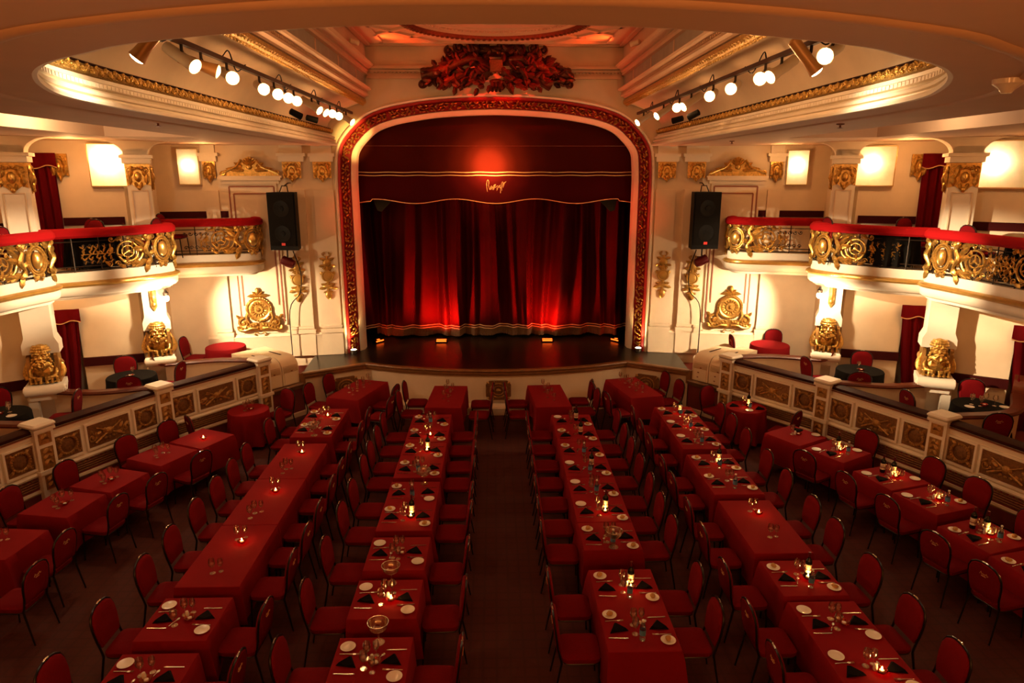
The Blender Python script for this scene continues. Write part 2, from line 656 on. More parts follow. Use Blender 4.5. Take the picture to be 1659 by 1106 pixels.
# burgundy bands along the side walls of the boxes
def band_along(name, plan, z0, z1, s):
    mb = MB()
    mb.sweep([(mx(x, s), y) for x, y in plan], [(-0.03, z0), (0.03, z0), (0.035, z1), (-0.03, z1)], side=1 if s > 0 else -1)
    struct(mb, name, 'dado', False)
k = 1
for s in (-1, 1):
    for plan in ([(6.05, 16.25), (7.62, 15.95)], [(7.5, 14.18), (8.52, 13.86)], [(8.62, 12.42), (9.42, 11.87)], [(10.48, 11.1), (10.48, 8.0)]):
        band_along('trim_%d' % k, plan, 4.38, 4.53, s)
        k += 1
    lower = [catmull([(6.0, 16.26), (6.9, 16.1), (7.62, 15.95)], 4), [(7.47, 14.16), (8.0, 13.98), (8.54, 13.82)], [(8.60, 12.40), (9.0, 12.1), (9.44, 11.82)], [(10.48, 11.1), (10.48, 8.0)]]
    for plan in lower[1:]:
        band_along('trim_%d' % k, plan, 1.5, 1.68, s)
        k += 1

# raised floors of the lower boxes
for s in (-1, 1):
    mb = MB()
    poly = [(4.42, 14.95), (5.03, 14.17), (6.285, 12.35), (7.27, 10.38), (8.05, 8.3), (10.5, 8.0), (10.5, 11.1), (10.3, 12.2), (9.6, 12.2), (9.5, 14.2), (8.9, 14.3), (7.45, 14.3), (7.65, 15.95), (4.45, 16.5)]
    mb.prism([(mx(x, s), y) for x, y in poly], 0.0, 0.75)
    struct(mb, 'floor_' + SIDE[s], 'carpet_box', False)

# ---- the ceiling slab with its big rounded opening and the two coffers over the boxes
HOLE = [(0, 3.08), (.5, 3.11), (1.1, 3.27), (1.79, 3.57), (2.13, 3.82), (2.5, 4.12), (2.78, 4.42), (3.03, 4.78), (3.3, 5.28), (3.55, 5.9), (3.66, 6.6), (3.7, 7.5)]
half = catmull(HOLE, 3)
straight = [(3.7, 10.0), (3.7, 13.0), (3.7, 16.63)]
U_path = [(CX - x, y) for x, y in reversed(half[1:] + straight)] + [(CX + x, y) for x, y in half + straight]
coffers = {}
mb = MB()
holes = [U_path]
for s in (-1, 1):
    c = [(mx(x, s), y) for x, y in ((5.15, 5.5), (6.5, 5.5), (6.72, 12.4), (5.3, 12.75))]
    coffers[s] = c
    holes.append(c)
poly_with_holes(mb, [(-10.6, -2.1), (10.7, -2.1), (10.7, 16.7), (-10.6, 16.7)], holes, lambda x, y: (x, y, ZS))
for c in coffers.values():
    vs = [(x, y, z) for z in (ZS, ZS + .38) for x, y in c]
    mb.add(vs, [(i, (i + 1) % 4, 4 + (i + 1) % 4, 4 + i) for i in range(4)] + [(4, 5, 6, 7)])
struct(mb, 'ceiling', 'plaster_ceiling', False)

# a thin moulding ring on the underside, outside the opening
ring = [(x * 1.0, y) for x, y in half]
rp = []
for i in range(len(half)):
    a, b = half[max(0, i - 1)], half[min(len(half) - 1, i + 1)]
    d = Vector((b[0] - a[0], b[1] - a[1])).normalized()
    rp.append((half[i][0] + d.y * .42, half[i][1] - d.x * .42))
rp += [(4.12, 9.5), (4.12, 12.0), (4.12, 16.6)]
ringp = [(CX - x, y) for x, y in reversed(rp[1:])] + [(CX + x, y) for x, y in rp]
mb = MB()
mb.sweep(ringp, [(-.05, ZS), (-.04, ZS - .012), (0, ZS - .02), (.04, ZS - .012), (.05, ZS)], caps=False)
struct(mb, 'trim_31', 'plaster_ceiling')

# stepped mouldings climbing inside the opening (offset is outwards, away from the opening)
def up_mould(name, prof, m, smooth=True):
    mb = MB()
    mb.sweep(U_path, prof, caps=False, side=1)
    return struct(mb, name, m, smooth)

up_mould('trim_32', [(0, ZS), (-.03, ZS + .005), (-.035, ZS + .03), (-.02, ZS + .05), (.03, ZS + .06), (.03, ZS + .075), (.00, ZS + .085), (-.005, ZS + .11), (.02, ZS + .13), (.06, ZS + .14)], 'plaster_white')
up_mould('trim_33', [(.06, ZS + .14), (.075, ZS + .15), (.03, ZS + .16), (.03, ZS + .20), (.06, ZS + .215), (.10, ZS + .225), (.10, ZS + .26), (.14, ZS + .27)], 'plaster_white')
up_mould('trim_34', [(.13, ZS + .37), (.11, ZS + .375), (.12, ZS + .39), (.2, ZS + .40)], 'wood')
# dentils of the opening and its gilded leaf roll
def resample(pts, step):
    P = Path(pts)
    n = int(P.len / step)
    return [P.at(P.len * (i + .5) / n) for i in range(n)]

mb = MB()
for p, d in resample(U_path, 0.075):
    nrm = Vector((d.y, -d.x))
    if p.y < 3.4:
        continue
    q = p + nrm * .04
    mb.at((q.x, q.y, ZS + .18), (0, 0, atan2(d.y, d.x)))
    mb.box((0, 0, 0), (.04, .03, .034))
struct(mb, 'trim_35', 'plaster_white', False)
mb = MB()
mb.sweep(U_path, [(.14, ZS + .27), (.09, ZS + .285), (.07, ZS + .32), (.09, ZS + .355), (.14, ZS + .37)], caps=False)
for i, (p, d) in enumerate(resample(U_path, 0.085)):
    if p.y < 3.4:
        continue
    nrm = Vector((d.y, -d.x))
    q = p + nrm * .08
    mb.at((q.x, q.y, ZS + .32), (0.5 if i % 2 else -0.5, 0, atan2(d.y, d.x)))
    mb.ell((0, 0, 0), (.036, .026, .05), 6, 4)
struct(mb, 'trim_36', 'gold_leaf')

# upper walls of the hall above the opening: cove, gilded leaf band, two cornices and the frieze between
Y0, Y1 = 4.6, 16.63
for s in (-1, 1):
    def along(name, prof, m, smooth=True):
        mb = MB()
        mb.add([(mx(x, s), y, z) for y in (Y0, Y1) for x, z in prof], [(i, i + 1, len(prof) + i + 1, len(prof) + i) for i in range(len(prof) - 1)])
        return struct(mb, name, m, smooth)
    along('wall_upper_' + SIDE[s], [(3.9, 6.39), (3.86, 6.5), (3.72, 6.66), (3.45, 6.82), (3.2, 6.91), (3.08, 6.94)], 'plaster')
    along('trim_%d' % (40 + s), [(3.02, 7.04), (2.98, 7.05), (2.97, 7.08), (2.90, 7.10), (2.90, 7.14), (2.94, 7.155), (2.94, 7.20), (2.84, 7.22), (2.82, 7.25), (2.96, 7.27)], 'plaster_ceiling', False)
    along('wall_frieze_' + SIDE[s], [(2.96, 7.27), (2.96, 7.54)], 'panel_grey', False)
    along('trim_%d' % (43 + s), [(2.96, 7.54), (2.90, 7.55), (2.90, 7.60), (2.86, 7.62), (2.86, 7.66), (2.76, 7.70), (2.74, 7.76), (2.92, 7.78)], 'plaster_ceiling', False)
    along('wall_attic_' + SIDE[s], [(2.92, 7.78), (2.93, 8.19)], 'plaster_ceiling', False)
    mb = MB()
    y = Y0
    i = 0
    prof = [(3.08, 6.94), (3.1, 6.98), (3.06, 7.02), (3.02, 7.04), (2.97, 7.02), (2.96, 6.96), (3.0, 6.91), (3.08, 6.90)]
    mb.add([(mx(x, s), yy, z) for yy in (Y0, Y1) for x, z in prof], [(k_, (k_ + 1) % 8, 8 + (k_ + 1) % 8, 8 + k_) for k_ in range(8)])
    while y < Y1 - .1:
        for ex, ez, r in ((2.985, 6.955, .5), (3.03, 6.91, -.5)):
            mb.at((mx(ex, s), y + (.05 if r < 0 else 0), ez), (r, 0, 0))
            mb.ell((0, 0, 0), (.028, .062, .028), 6, 4)
        y += .105
    struct(mb, 'trim_%d' % (46 + s), 'gold_leaf')
    mb = MB()
    y = Y0
    while y < Y1:
        mb.box((mx(2.925, s), y, 7.178), (.04, .035, .04))
        mb.box((mx(2.875, s), y, 7.64), (.03, .04, .034))
        y += .09
    struct(mb, 'trim_%d' % (49 + s), 'plaster_ceiling', False)
    mb = MB()
    for y in (7.0, 8.7, 10.4, 12.1, 13.8, 15.5):
        mb.box((mx(2.955, s), y, 7.405), (.012, .05, .25))
    struct(mb, 'trim_%d' % (52 + s), 'plaster_ceiling', False)

# attic ceiling with its round dome
DOME = (CX, 13.9)
mb = MB()
circ = [(DOME[0] + 1.9 * cos(2 * pi * i / 64), DOME[1] + 1.9 * sin(2 * pi * i / 64)) for i in range(64)]
poly_with_holes(mb, [(CX - 2.95, Y0), (CX + 2.95, Y0), (CX + 2.95, 16.65), (CX - 2.95, 16.65)], [circ], lambda x, y: (x, y, 8.19))
struct(mb, 'ceiling_attic', 'plaster_ceiling', False)
mb = MB()
mb.lathe([(1.9, 8.19), (1.88, 8.15), (1.80, 8.13), (1.74, 8.16), (1.70, 8.20)], 64, (DOME[0], DOME[1], 0), caps=False)
for i in range(96):
    a = 2 * pi * i / 96
    mb.at((DOME[0] + 1.80 * cos(a), DOME[1] + 1.80 * sin(a), 8.135), (0, 0, a))
    mb.ell((0, 0, 0), (.05, .045, .025), 6, 4)
mb.at()
struct(mb, 'trim_60', 'bronze')
mb = MB()
mb.lathe([(1.70, 8.20), (1.66, 8.19), (1.64, 8.24), (1.5, 8.27), (1.48, 8.31), (1.3, 8.34), (1.28, 8.40), (1.0, 8.5), (.5, 8.6), (.02, 8.64)], 64, (DOME[0], DOME[1], 0), caps=False)
for i in range(110):
    a = 2 * pi * i / 110
    mb.at((DOME[0] + 1.57 * cos(a), DOME[1] + 1.57 * sin(a), 8.25), (0, 0, a))
    mb.box((0, 0, 0), (.05, .05, .03))
mb.at()
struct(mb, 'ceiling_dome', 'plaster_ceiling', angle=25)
# framed edge and slanting coffer ribs round the dome
mb = MB()
for (x0, y0_, x1, y1_) in ((-2.9, 16.5, 2.9, 16.5), (-2.55, 16.15, 2.55, 16.15), (-2.85, 5, -2.85, 16.6), (2.85, 5, 2.85, 16.6), (-2.5, 5, -2.5, 16.2), (2.5, 5, 2.5, 16.2),
                         (-2.5, 14.4, -1.3, 16.1), (2.5, 14.4, 1.3, 16.1), (-2.5, 15.3, -1.75, 14.6), (2.5, 15.3, 1.75, 14.6), (-.5, 16.1, -.7, 15.75), (.5, 16.1, .7, 15.75), (-1.4, 15.2, -1.9, 15.6), (1.4, 15.2, 1.9, 15.6)):
    a, b = Vector((CX + x0, y0_, 8.17)), Vector((CX + x1, y1_, 8.17))
    d = b - a
    mb.at(tuple((a + b) / 2), (0, 0, atan2(d.y, d.x)))
    mb.box((0, 0, 0), (d.length, .10, .05))
mb.at()
struct(mb, 'trim_61', 'plaster_ceiling', False)
g = tag(MB().ell(ADDED_FILL, (.34, .34, .34), 20, 12).build('added_globe', 'globe'), 'unseen glowing globe added high under the hall ceiling for fill light', 'lamp')  # unseen globe added around the overhead fill

# ---- proscenium wall with the arched opening
ARCH = [(3.72, 1.0), (3.72, 3.2), (3.72, 5.2), (3.70, 5.58), (3.66, 5.89), (3.55, 6.13), (3.33, 6.39), (3.01, 6.65), (2.59, 6.82), (2.07, 6.93), (1.43, 7.02), (.7, 7.07), (0, 7.09)]
arch = [(3.72, 1.0), (3.72, 1.8), (3.72, 2.6), (3.72, 3.4), (3.72, 4.2), (3.72, 4.8)] + catmull(ARCH[2:], 4)
archL = [(-x, z) for x, z in arch]
full = archL[:-1] + list(reversed(arch))          # left foot -> top -> right foot
mb = MB()
outer = [(-3.9, 1.0), (-3.9, 8.3), (3.9, 8.3), (3.9, 1.0)]
poly = [(-3.9, 1.0), (-3.9, 8.3), (3.9, 8.3), (3.9, 1.0)] + list(reversed(full))
poly_with_holes(mb, poly, [], lambda x, y: (CX + x, 16.65, y))
struct(mb, 'wall_front', 'plaster', False)

# cornice on the proscenium wall
mb = MB()
for z, h, d in ((7.50, .06, .10), (7.56, .05, .06), (7.63, .05, .12), (7.70, .06, .18)):
    mb.box((CX, 16.65 - d / 2, z), (5.8, d, h))
for i in range(70):
    mb.box((CX - 2.85 + i * 5.7 / 69, 16.56, 7.60), (.04, .06, .04))
struct(mb, 'trim_62', 'plaster_ceiling', False)

# ---- the gilded arch frame
pf = thing('proscenium_arch', 'arched gilded frame surrounding the stage opening', 'stage frame', (CX, 16.65, 1.0))

def arch_sweep(prof):
    """prof: (inward offset, depth behind the wall face)"""
    m = MB()
    N = len(full)
    rings = []
    for i, (x, z) in enumerate(full):
        a = full[max(0, i - 1)]
        b = full[min(N - 1, i + 1)]
        d = Vector((b[0] - a[0], b[1] - a[1])).normalized()
        nrm = Vector((d.y, -d.x))        # towards the inside of the opening
        rings.append([(x + nrm.x * o, y, z + nrm.y * o - 1.0) for o, y in prof])
    m.loft(rings, False)
    return m

arch_sweep([(-.07, 0), (-.07, -.05), (-.04, -.07), (-.015, -.05), (0, 0)]).build('outer_bead', 'plaster_white', pf)
arch_sweep([(0, -.0), (.01, -.03), (.05, -.01), (.07, .03)]).build('redlit_fillet', 'band_redlit', pf)
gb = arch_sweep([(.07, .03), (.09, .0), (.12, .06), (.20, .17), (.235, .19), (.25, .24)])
rnd = random.Random(3)
P = Path([(x, z) for x, z in full])
n = int(P.len / .10)
for i in range(n):
    p, d = P.at(P.len * (i + .5) / n)
    nrm = Vector((d.y, -d.x))
    a = atan2(d.y, d.x)
    for off, dep in ((.11, .035), (.155, .10), (.205, .165)):
        q = p + nrm * (off + rnd.uniform(-.012, .012)) + d * rnd.uniform(-.04, .04)
        gb.at((q.x, dep, q.y - 1.0), (0, -a + rnd.uniform(-1.1, 1.1), rnd.uniform(-.3, .3)))
        gb.cur = 1
        gb.ell((0, -.02, 0), (.050, .05, .020), 5, 4)
gb.at()
gb.build('gilded_band', ['band_redlit_ground', 'gold'], pf)
arch_sweep([(.25, .24), (.265, .22), (.28, .25), (.35, .36), (.36, .42), (.36, .62)]).build('inner_band', 'plaster_white', pf)

# ---- stage
st = thing('stage', 'raised black stage with bowed cream front wall', 'stage', (CX, 15.0, 0))
front = catmull([(-3.12, 15.72), (-2.6, 15.52), (-2.2, 15.37), (-1.2, 15.15), (0, 15.05), (1.2, 15.15), (2.2, 15.37), (2.6, 15.52), (3.12, 15.72)], 4)
edge = [(-4.4, 14.93)] + front + [(4.4, 14.93)]
E0 = [(x, y - 15.0) for x, y in edge]
floor_poly = E0 + [(4.5, 1.55), (3.86, 1.63), (4.6, 1.7), (4.6, 4.0), (-4.6, 4.0), (-4.6, 1.7), (-3.86, 1.63), (-4.5, 1.55)]
MB().prism(floor_poly, 0.94, 1.0).build('stage_floor', 'stage_floor', st, False)
lip = MB()
lip.sweep(E0, [(-.06, 1.004), (.05, 1.004), (.06, .98), (.05, .955), (.03, .945), (.03, .90), (.01, .885), (.0, .85), (-.06, .84)])
# the lip steps down at both corners and runs on under the cooling units
for s in (-1, 1):
    lip.sweep([(s * 4.43, -.05), (s * 4.44, .0)][::1], [(0, 0), (0, 0)], caps=False) if False else None
    seg = [(s * 4.40, -.10), (s * 5.00, -.84)]
    lip.sweep(seg, [(-.02, .79), (.06, .79), (.07, .765), (.05, .74), (.03, .70), (.0, .66), (-.02, .66)], side=1 if s > 0 else -1)
    lip.at((s * 4.41, -.07, .84), (0, 0, s * -.9))
    lip.box((0, 0, 0), (.12, .06, .32))
    lip.at()
lip.build('stage_lip', 'stage_lip', st, True, 30)
ap = MB()
ap.sweep([(x, y + .04) for x, y in E0], [(0, 0), (0, .9)], caps=False)
for s in (-1, 1):
    ap.sweep([(s * 4.42, -.03), (s * 5.02, -.80)], [(0, 0), (0, .70)], caps=False, side=1 if s > 0 else -1)
    ap.sweep([(s * 4.42, -.03), (s * 5.02, -.80)], [(0, .0), (.03, .0), (.03, .10), (0, .12)], side=1 if s > 0 else -1)
ap.build('front_wall', 'plaster', st, False)
pl = MB()
pl.sweep([(x, y + .02) for x, y in E0 if abs(x) < 3.0], [(0, .0), (.30, .0), (.30, .16), (.27, .19), (0, .19)])
pl.build('plinth', 'plaster', st, False)
# carved wooden roundel panels on the stage front
def roundel(name, c, rotz, w, h, parent, m='gold_dull', label=None):
    mb = MB()
    mb.at(c, (0, 0, rotz))
    mb.slab_xz([(-w / 2, -h * .3), (-w * .36, -h / 2), (w * .36, -h / 2), (w / 2, -h * .3), (w / 2, h * .3), (w * .36, h / 2), (-w * .36, h / 2), (-w / 2, h * .3)], -.015, .02)
    mb.cur = 1
    r0 = min(w, h) * .36
    ring = [(1.15 * r0 * cos(2 * pi * i / 24), -.02, r0 * sin(2 * pi * i / 24)) for i in range(24)]
    mb.tube(ring, .018, 6, True)
    ring = [(.75 * r0 * cos(2 * pi * i / 20), -.02, .65 * r0 * sin(2 * pi * i / 20)) for i in range(20)]
    mb.tube(ring, .012, 6, True)
    mb.ell((0, -.02, 0), (.35 * r0, .03, .28 * r0), 10, 6)
    for sx in (-1, 1):
        for sz in (-1, 1):
            mb.leaf((sx * w * .38, sz * h * .36), w * .12, .05, atan2(sz, sx), -.015)
    return mb.build(name, ['gold_ground', m], parent, label=label)
roundel('roundel_panel', (.03, .02, .52), 0, .58, .46, st)
for s in (-1, 1):
    ang = atan2(14.93 - 15.72, 4.4 - 3.12)
    roundel('roundel_panel', (s * 3.55, .40, .52), s * ang, .60, .46, st)

# ---- curtains on the stage
def fold(u):
    a = u * 3.55
    w = .20 * sin(a * 6.0 + 1.6 * sin(a * 1.3)) + .15 * sin(a * 13.3 + 2.4 * sin(a * .8)) + .06 * sin(a * 2.1 + 1) + .055 * sin(a * 27 + 3 * sin(a * 1.7))
    return w

def curtain_pt(u, v):
    x = (u - .5) * 7.7
    pull = .10 * sin(x * 3.1 + v * 1.5) * (1 - v)
    y = 18.42 + fold((u - .5) * 2 + .035 * v * sin(x * 1.7 + 2)) * (.50 + .50 * min(1, v * 3.5)) * (1.0 - .25 * v) + .05 * sin(v * 5 + x * 2.0) * min(1, v * 4)
    return (CX + x + pull, y, 1.22 + v * 4.1)
sc_ = thing('stage_curtain', 'deep red pleated stage curtain drawn closed behind the stage lights', 'curtain', (CX, 18.4, 1.0))
mb = MB()
mb.grid(curtain_pt, 420, 16)
mb.map(lambda x, y, z: (x - CX, y - 18.4, z - 1.0)).build('drape', 'curtain', sc_)
for nm, z0, z1, m in (('trim_band', .235, .262, 'cord'), ('trim_band', .30, .325, 'cord')):
    mb = MB()
    mb.grid(lambda u, v: (lambda p: (p[0], p[1] - .02, z0 + (z1 - z0) * v + 1.0))(curtain_pt(u, 0.02)), 300, 1)
    mb.map(lambda x, y, z: (x - CX, y - 18.4, z - 1.0)).build(nm, m, sc_)
mb = MB()
rnd = random.Random(5)
for i in range(560):
    u = .06 + .88 * i / 560
    p = curtain_pt(u, .0)
    l = .2 + rnd.uniform(-.012, .012) + .02 * sin(u * 60)
    mb.tube([(p[0] - CX, p[1] - 18.42, .225), (p[0] - CX + rnd.uniform(-.008, .008), p[1] - 18.44, .225 - l * .9)], [.007, .009], 4)
mb.build('fringe', 'fringe', sc_)

va = thing('stage_valance', 'dark red pelmet hung across the top of the stage', 'valance', (CX, 17.45, 4.6))
mb = MB()
def val_bottom(x):
    return 4.70 - .055 * cos(x * 2 * pi / 2.0) - (.05 if abs(x) > 3.1 else 0)
mb.grid(lambda u, v: ((u - .5) * 7.2, -.06 + .03 * sin((u - .5) * 7.2 * 2.2) * (1 - v), (val_bottom((u - .5) * 7.2) * (1 - v) + 5.36 * v) - 4.6), 160, 6)
fl_ = mb.build('valance_flounce', 'valance', va)
mb = MB()
mb.grid(lambda u, v: ((u - .5) * 7.4, .0 + .015 * sin((u - .5) * 22), 5.36 + v * 1.75 - 4.6), 80, 4)
mb.build('upper_panel', 'pelmet', va)
for dz in (0.0, .075):
    mb = MB()
    mb.tube([((i / 60 - .5) * 7.15, -.085, 5.325 + dz - 4.6 + .006 * sin(i)) for i in range(61)], .012, 5)
    mb.build('cord', 'cord', va)
mb = MB()
mb.tube([((i / 160 - .5) * 7.2, -.075 + .03 * sin((i / 160 - .5) * 7.2 * 2.2), val_bottom((i / 160 - .5) * 7.2) - 4.6) for i in range(161)], .011, 5)
mb.build('cord', 'cord', va)
# the embroidered signature
SIG = [[(478, 700), (484, 760), (492, 815), (498, 825)], [(484, 735), (482, 700), (488, 665), (500, 645), (512, 655), (518, 690), (510, 730), (515, 740), (520, 770), (530, 800)],
       [(530, 795), (545, 760), (560, 735), (548, 770), (545, 795), (560, 775), (575, 745)], [(575, 800), (580, 760), (595, 730), (612, 715), (600, 750), (585, 775), (600, 770), (625, 755)],
       [(598, 740), (625, 712), (612, 745), (590, 800)], [(628, 765), (645, 735), (662, 745), (650, 770), (640, 790), (655, 780), (640, 815)], [(668, 770), (680, 735), (690, 730), (686, 765), (700, 760), (702, 800), (698, 850)],
       [(702, 850), (704, 780), (715, 710), (730, 675), (742, 690), (735, 730), (720, 765), (722, 810)], [(735, 740), (750, 700), (768, 680)], [(742, 765), (752, 735), (770, 690), (790, 670)]]
mb = MB()
for st_ in SIG:
    pts = [((x - 625) / 1307 * 130 * .0157, -.10, (560 - y) / 1106 * 110 * .0157 + .77 - .02) for x, y in st_]
    mb.tube(catmull(pts, 3), .0042, 4)
mb.build('embroidered_signature', 'cord', fl_, label='pale gold handwritten signature embroidery')
mb = MB()
for i in range(24):
    x = -.10 + i * .0095
    mb.box((x, -.092, .385), (.006, .004, .016))
mb.build('embroidered_lettering', 'valance', fl_)

# the two dark wedge-shaped masking boards hanging at the sides under the pelmet
for s in (-1, 1):
    mb = MB()
    mb.slab_xz([(-.26, .0), (.26, .0), (.22, -.12), (-.02, -.36), (-.12, -.33), (-.2, -.1)] if s < 0 else [(-.26, .0), (.26, .0), (.2, -.1), (.16, -.33), (.05, -.36), (-.2, -.12)], 0, .05)
    o = mb.build('masking_board', 'board_dark')
    place(o, (CX + s * 2.9, 17.8, 4.78), 0)
    tag(o, 'small dark wedge-shaped board under the pelmet at the %s end of the stage' % SIDE[s], 'board', 'wedge boards under the pelmet')
# ladder for the upper stage: dark backing behind the curtain
mb = MB()
mb.box((CX, 19.0, 4.0), (9.4, .1, 6.6))
mb.box((CX - 4.65, 17.9, 4.0), (.1, 2.3, 6.6))
mb.box((CX + 4.65, 17.9, 4.0), (.1, 2.3, 6.6))
mb.box((CX, 17.9, 7.35), (9.4, 2.3, .1))
struct(mb, 'wall_stage', 'black', False)

# carved crest over the arch
cr = thing('carved_crest', 'large carved crest of horns and scrolls above the stage arch', 'crest', (CX + .02, 16.6, 7.2))
mb = MB()
rnd = random.Random(9)
for s in (-1, 1):
    # the big horn, its mouth at the outer end, and the smaller one below it
    pts = catmull([(s * .30, -.16, .66), (s * .55, -.22, .66), (s * .85, -.24, .58), (s * 1.15, -.22, .45), (s * 1.45, -.20, .36), (s * 1.66, -.16, .33)], 4)
    n_ = len(pts)
    mb.tube(pts, [.07 + .09 * (i / n_) + (.012 if i % 2 else 0) for i in range(n_)], 9)
    pts = catmull([(s * .42, -.18, .44), (s * .70, -.22, .36), (s * 1.0, -.22, .22), (s * 1.25, -.18, .10)], 4)
    n_ = len(pts)
    mb.tube(pts, [.05 + .075 * (i / n_) + (.010 if i % 2 else 0) for i in range(n_)], 8)
    for (x, z, rr_) in ((.36, .24, .15), (.72, .18, .14), (1.52, .20, .13), (1.66, .12, .09), (.50, .86, .15), (.82, .90, .13), (1.06, .84, .10), (1.3, .26, .10)):
        mb.spiral((s * x, z), rr_, 1.5, pi / 2, rr_ * .30, -s, -.18, .12, 18, .06)
        mb.ell((s * x, -.08, z), (rr_ * .8, .10, rr_ * .8), 10, 6)
    for k_ in range(130):
        x, z = rnd.uniform(.12, 1.62), rnd.uniform(.04, .98)
        if z > 1.08 - .42 * x or z < .22 * abs(x - .5) - .05:
            continue
        a_ = rnd.uniform(-1.2, 1.2) + (.3 if z > .5 else -.4)
        mb.leaf((s * x, z), rnd.uniform(.14, .24), .10, a_ if s > 0 else pi - a_, -rnd.uniform(.20, .36), .06, rnd.uniform(-.6, .6))
    for k_ in range(16):       # fruit pouring from the horn
        mb.ell((s * (1.60 + rnd.uniform(-.10, .10)), -.16 + rnd.uniform(-.08, .04), .24 + rnd.uniform(-.14, .12)), (.05, .05, .05), 7, 5)
    mb.ell((s * .62, -.03, .50), (.60, .10, .36), 14, 8)
for i in range(34):
    a = rnd.uniform(-1, 1)
    mb.ell((a * .60, -.22, .88 + rnd.uniform(-.10, .10)), (.06, .06, .055), 7, 5)
mb.ell((0, -.05, .86), (.7, .16, .13))
mb.build('carved_scrollwork', 'crest_bronze', cr)
mb = MB()
mb.at((0, -.24, .52), (pi / 2, 0, 0))
mb.rbox((0, 0, 0), (.30, .28, .06), .03)
mb.at()
mb.build('tablet', 'bronze', cr)
mb = MB()
for i in (-1, 0, 1):
    mb.tube([(i * .08, -.16, .2), (i * .085, -.22, .08), (i * .09, -.16, -.02)], [.05, .05, .03], 6)
mb.ell((0, -.14, .2), (.16, .08, .06))
mb.build('keystone', 'crest_bronze', cr)

# ================================================================ WALL DECORATION, COLUMNS, BOXES
def splay_y(x):
    """depth of the wall beside the arch at |x|"""
    return 16.63 - (abs(x) - 3.86) * (16.63 - 16.28) / (5.9 - 3.86)
SPLAY = atan2(16.63 - 16.28, 5.9 - 3.86)


def gilded_cap(w, h, face_only=False):
    """gilded capital relief: a mask between two volutes over drooping leaves; local xz plane facing -y"""
    mb = MB()
    mb.slab_xz([(-w / 2, h * .5), (w / 2, h * .5), (w * .48, -h * .35), (w * .30, -h * .28), (w * .12, -h * .40), (0, -h * .55), (-w * .12, -h * .40), (-w * .30, -h * .28), (-w * .48, -h * .35)], -.01, .03)
    for s in (-1, 1):
        mb.spiral((s * w * .33, h * .25), w * .14, 1.3, pi / 2, .016, -s, -.025, .15, 12)
        mb.leaf((s * w * .38, h * .1), h * .42, .09, -pi / 2 - s * .1, -.02, .04)
        mb.leaf((s * w * .2, h * .42), h * .5, .08, -pi / 2 + s * .25, -.02, .035)
        mb.leaf((s * w * .14, -h * .2), h * .28, .06, -pi / 2 - s * .3, -.02, .03)
    mb.ell((0, -.03, .0), (w * .15, .05, h * .20), 10, 7)
    mb.ell((0, -.06, -.02), (w * .05, .03, h * .08), 6, 4)
    mb.ell((0, -.03, -h * .42), (w * .08, .03, h * .10), 8, 5)
    for i in range(5):
        mb.ell(((i - 2) * w * .09, -.04, h * .3 + .012 * (2 - abs(i - 2))), (.028, .03, .028), 6, 4)
    return mb


def drop_ornament(h):
    """tall hanging gilded ornament: ribbon, rosette, oval, drop"""
    mb = MB()
    for s in (-1, 1):
        mb.tube(catmull([(s * .02, -.015, h * .40), (s * .07, -.02, h * .46), (s * .03, -.02, h * .50), (s * .05, -.015, h * .44)], 3), .010, 5)
        mb.leaf((s * .03, h * .33), .11, .06, .6 if s > 0 else pi - .6, -.01, .02)
        mb.leaf((s * .05, h * .22), .09, .06, -.2 if s > 0 else pi + .2, -.01, .02)
        mb.leaf((s * .08, h * .02), .10, .06, 1.3 if s > 0 else pi - 1.3, -.01, .02)
        mb.leaf((s * .04, -h * .24), .12, .07, -.3 if s > 0 else pi + .3, -.01, .02)
        mb.leaf((s * .03, -h * .20), .10, .06, .5 if s > 0 else pi - .5, -.01, .02)
    mb.tube([(0, -.01, h * .42), (0, -.012, 0), (0, -.01, -h * .42)], [.02, .03, .02], 6)
    for k in range(9):
        for s in (-1, 1):
            mb.leaf((s * .01, h * (.36 - .085 * k)), .085, .045, (.9 if k % 2 else -.5) if s > 0 else (pi - .9 if k % 2 else pi + .5), -.012, .018)
    mb.ell((0, -.015, h * .28), (.07, .035, .10), 10, 6)
    mb.ell((0, -.015, 0), (.10, .03, .14), 14, 7)
    mb.tube([(.09 * cos(2 * pi * i / 18), -.035, .125 * sin(2 * pi * i / 18)) for i in range(18)], .016, 5, True)
    mb.ell((0, -.015, -h * .22), (.09, .03, .05), 8, 5)
    mb.ell((0, -.015, -h * .40), (.055, .03, .11), 8, 6)
    return mb


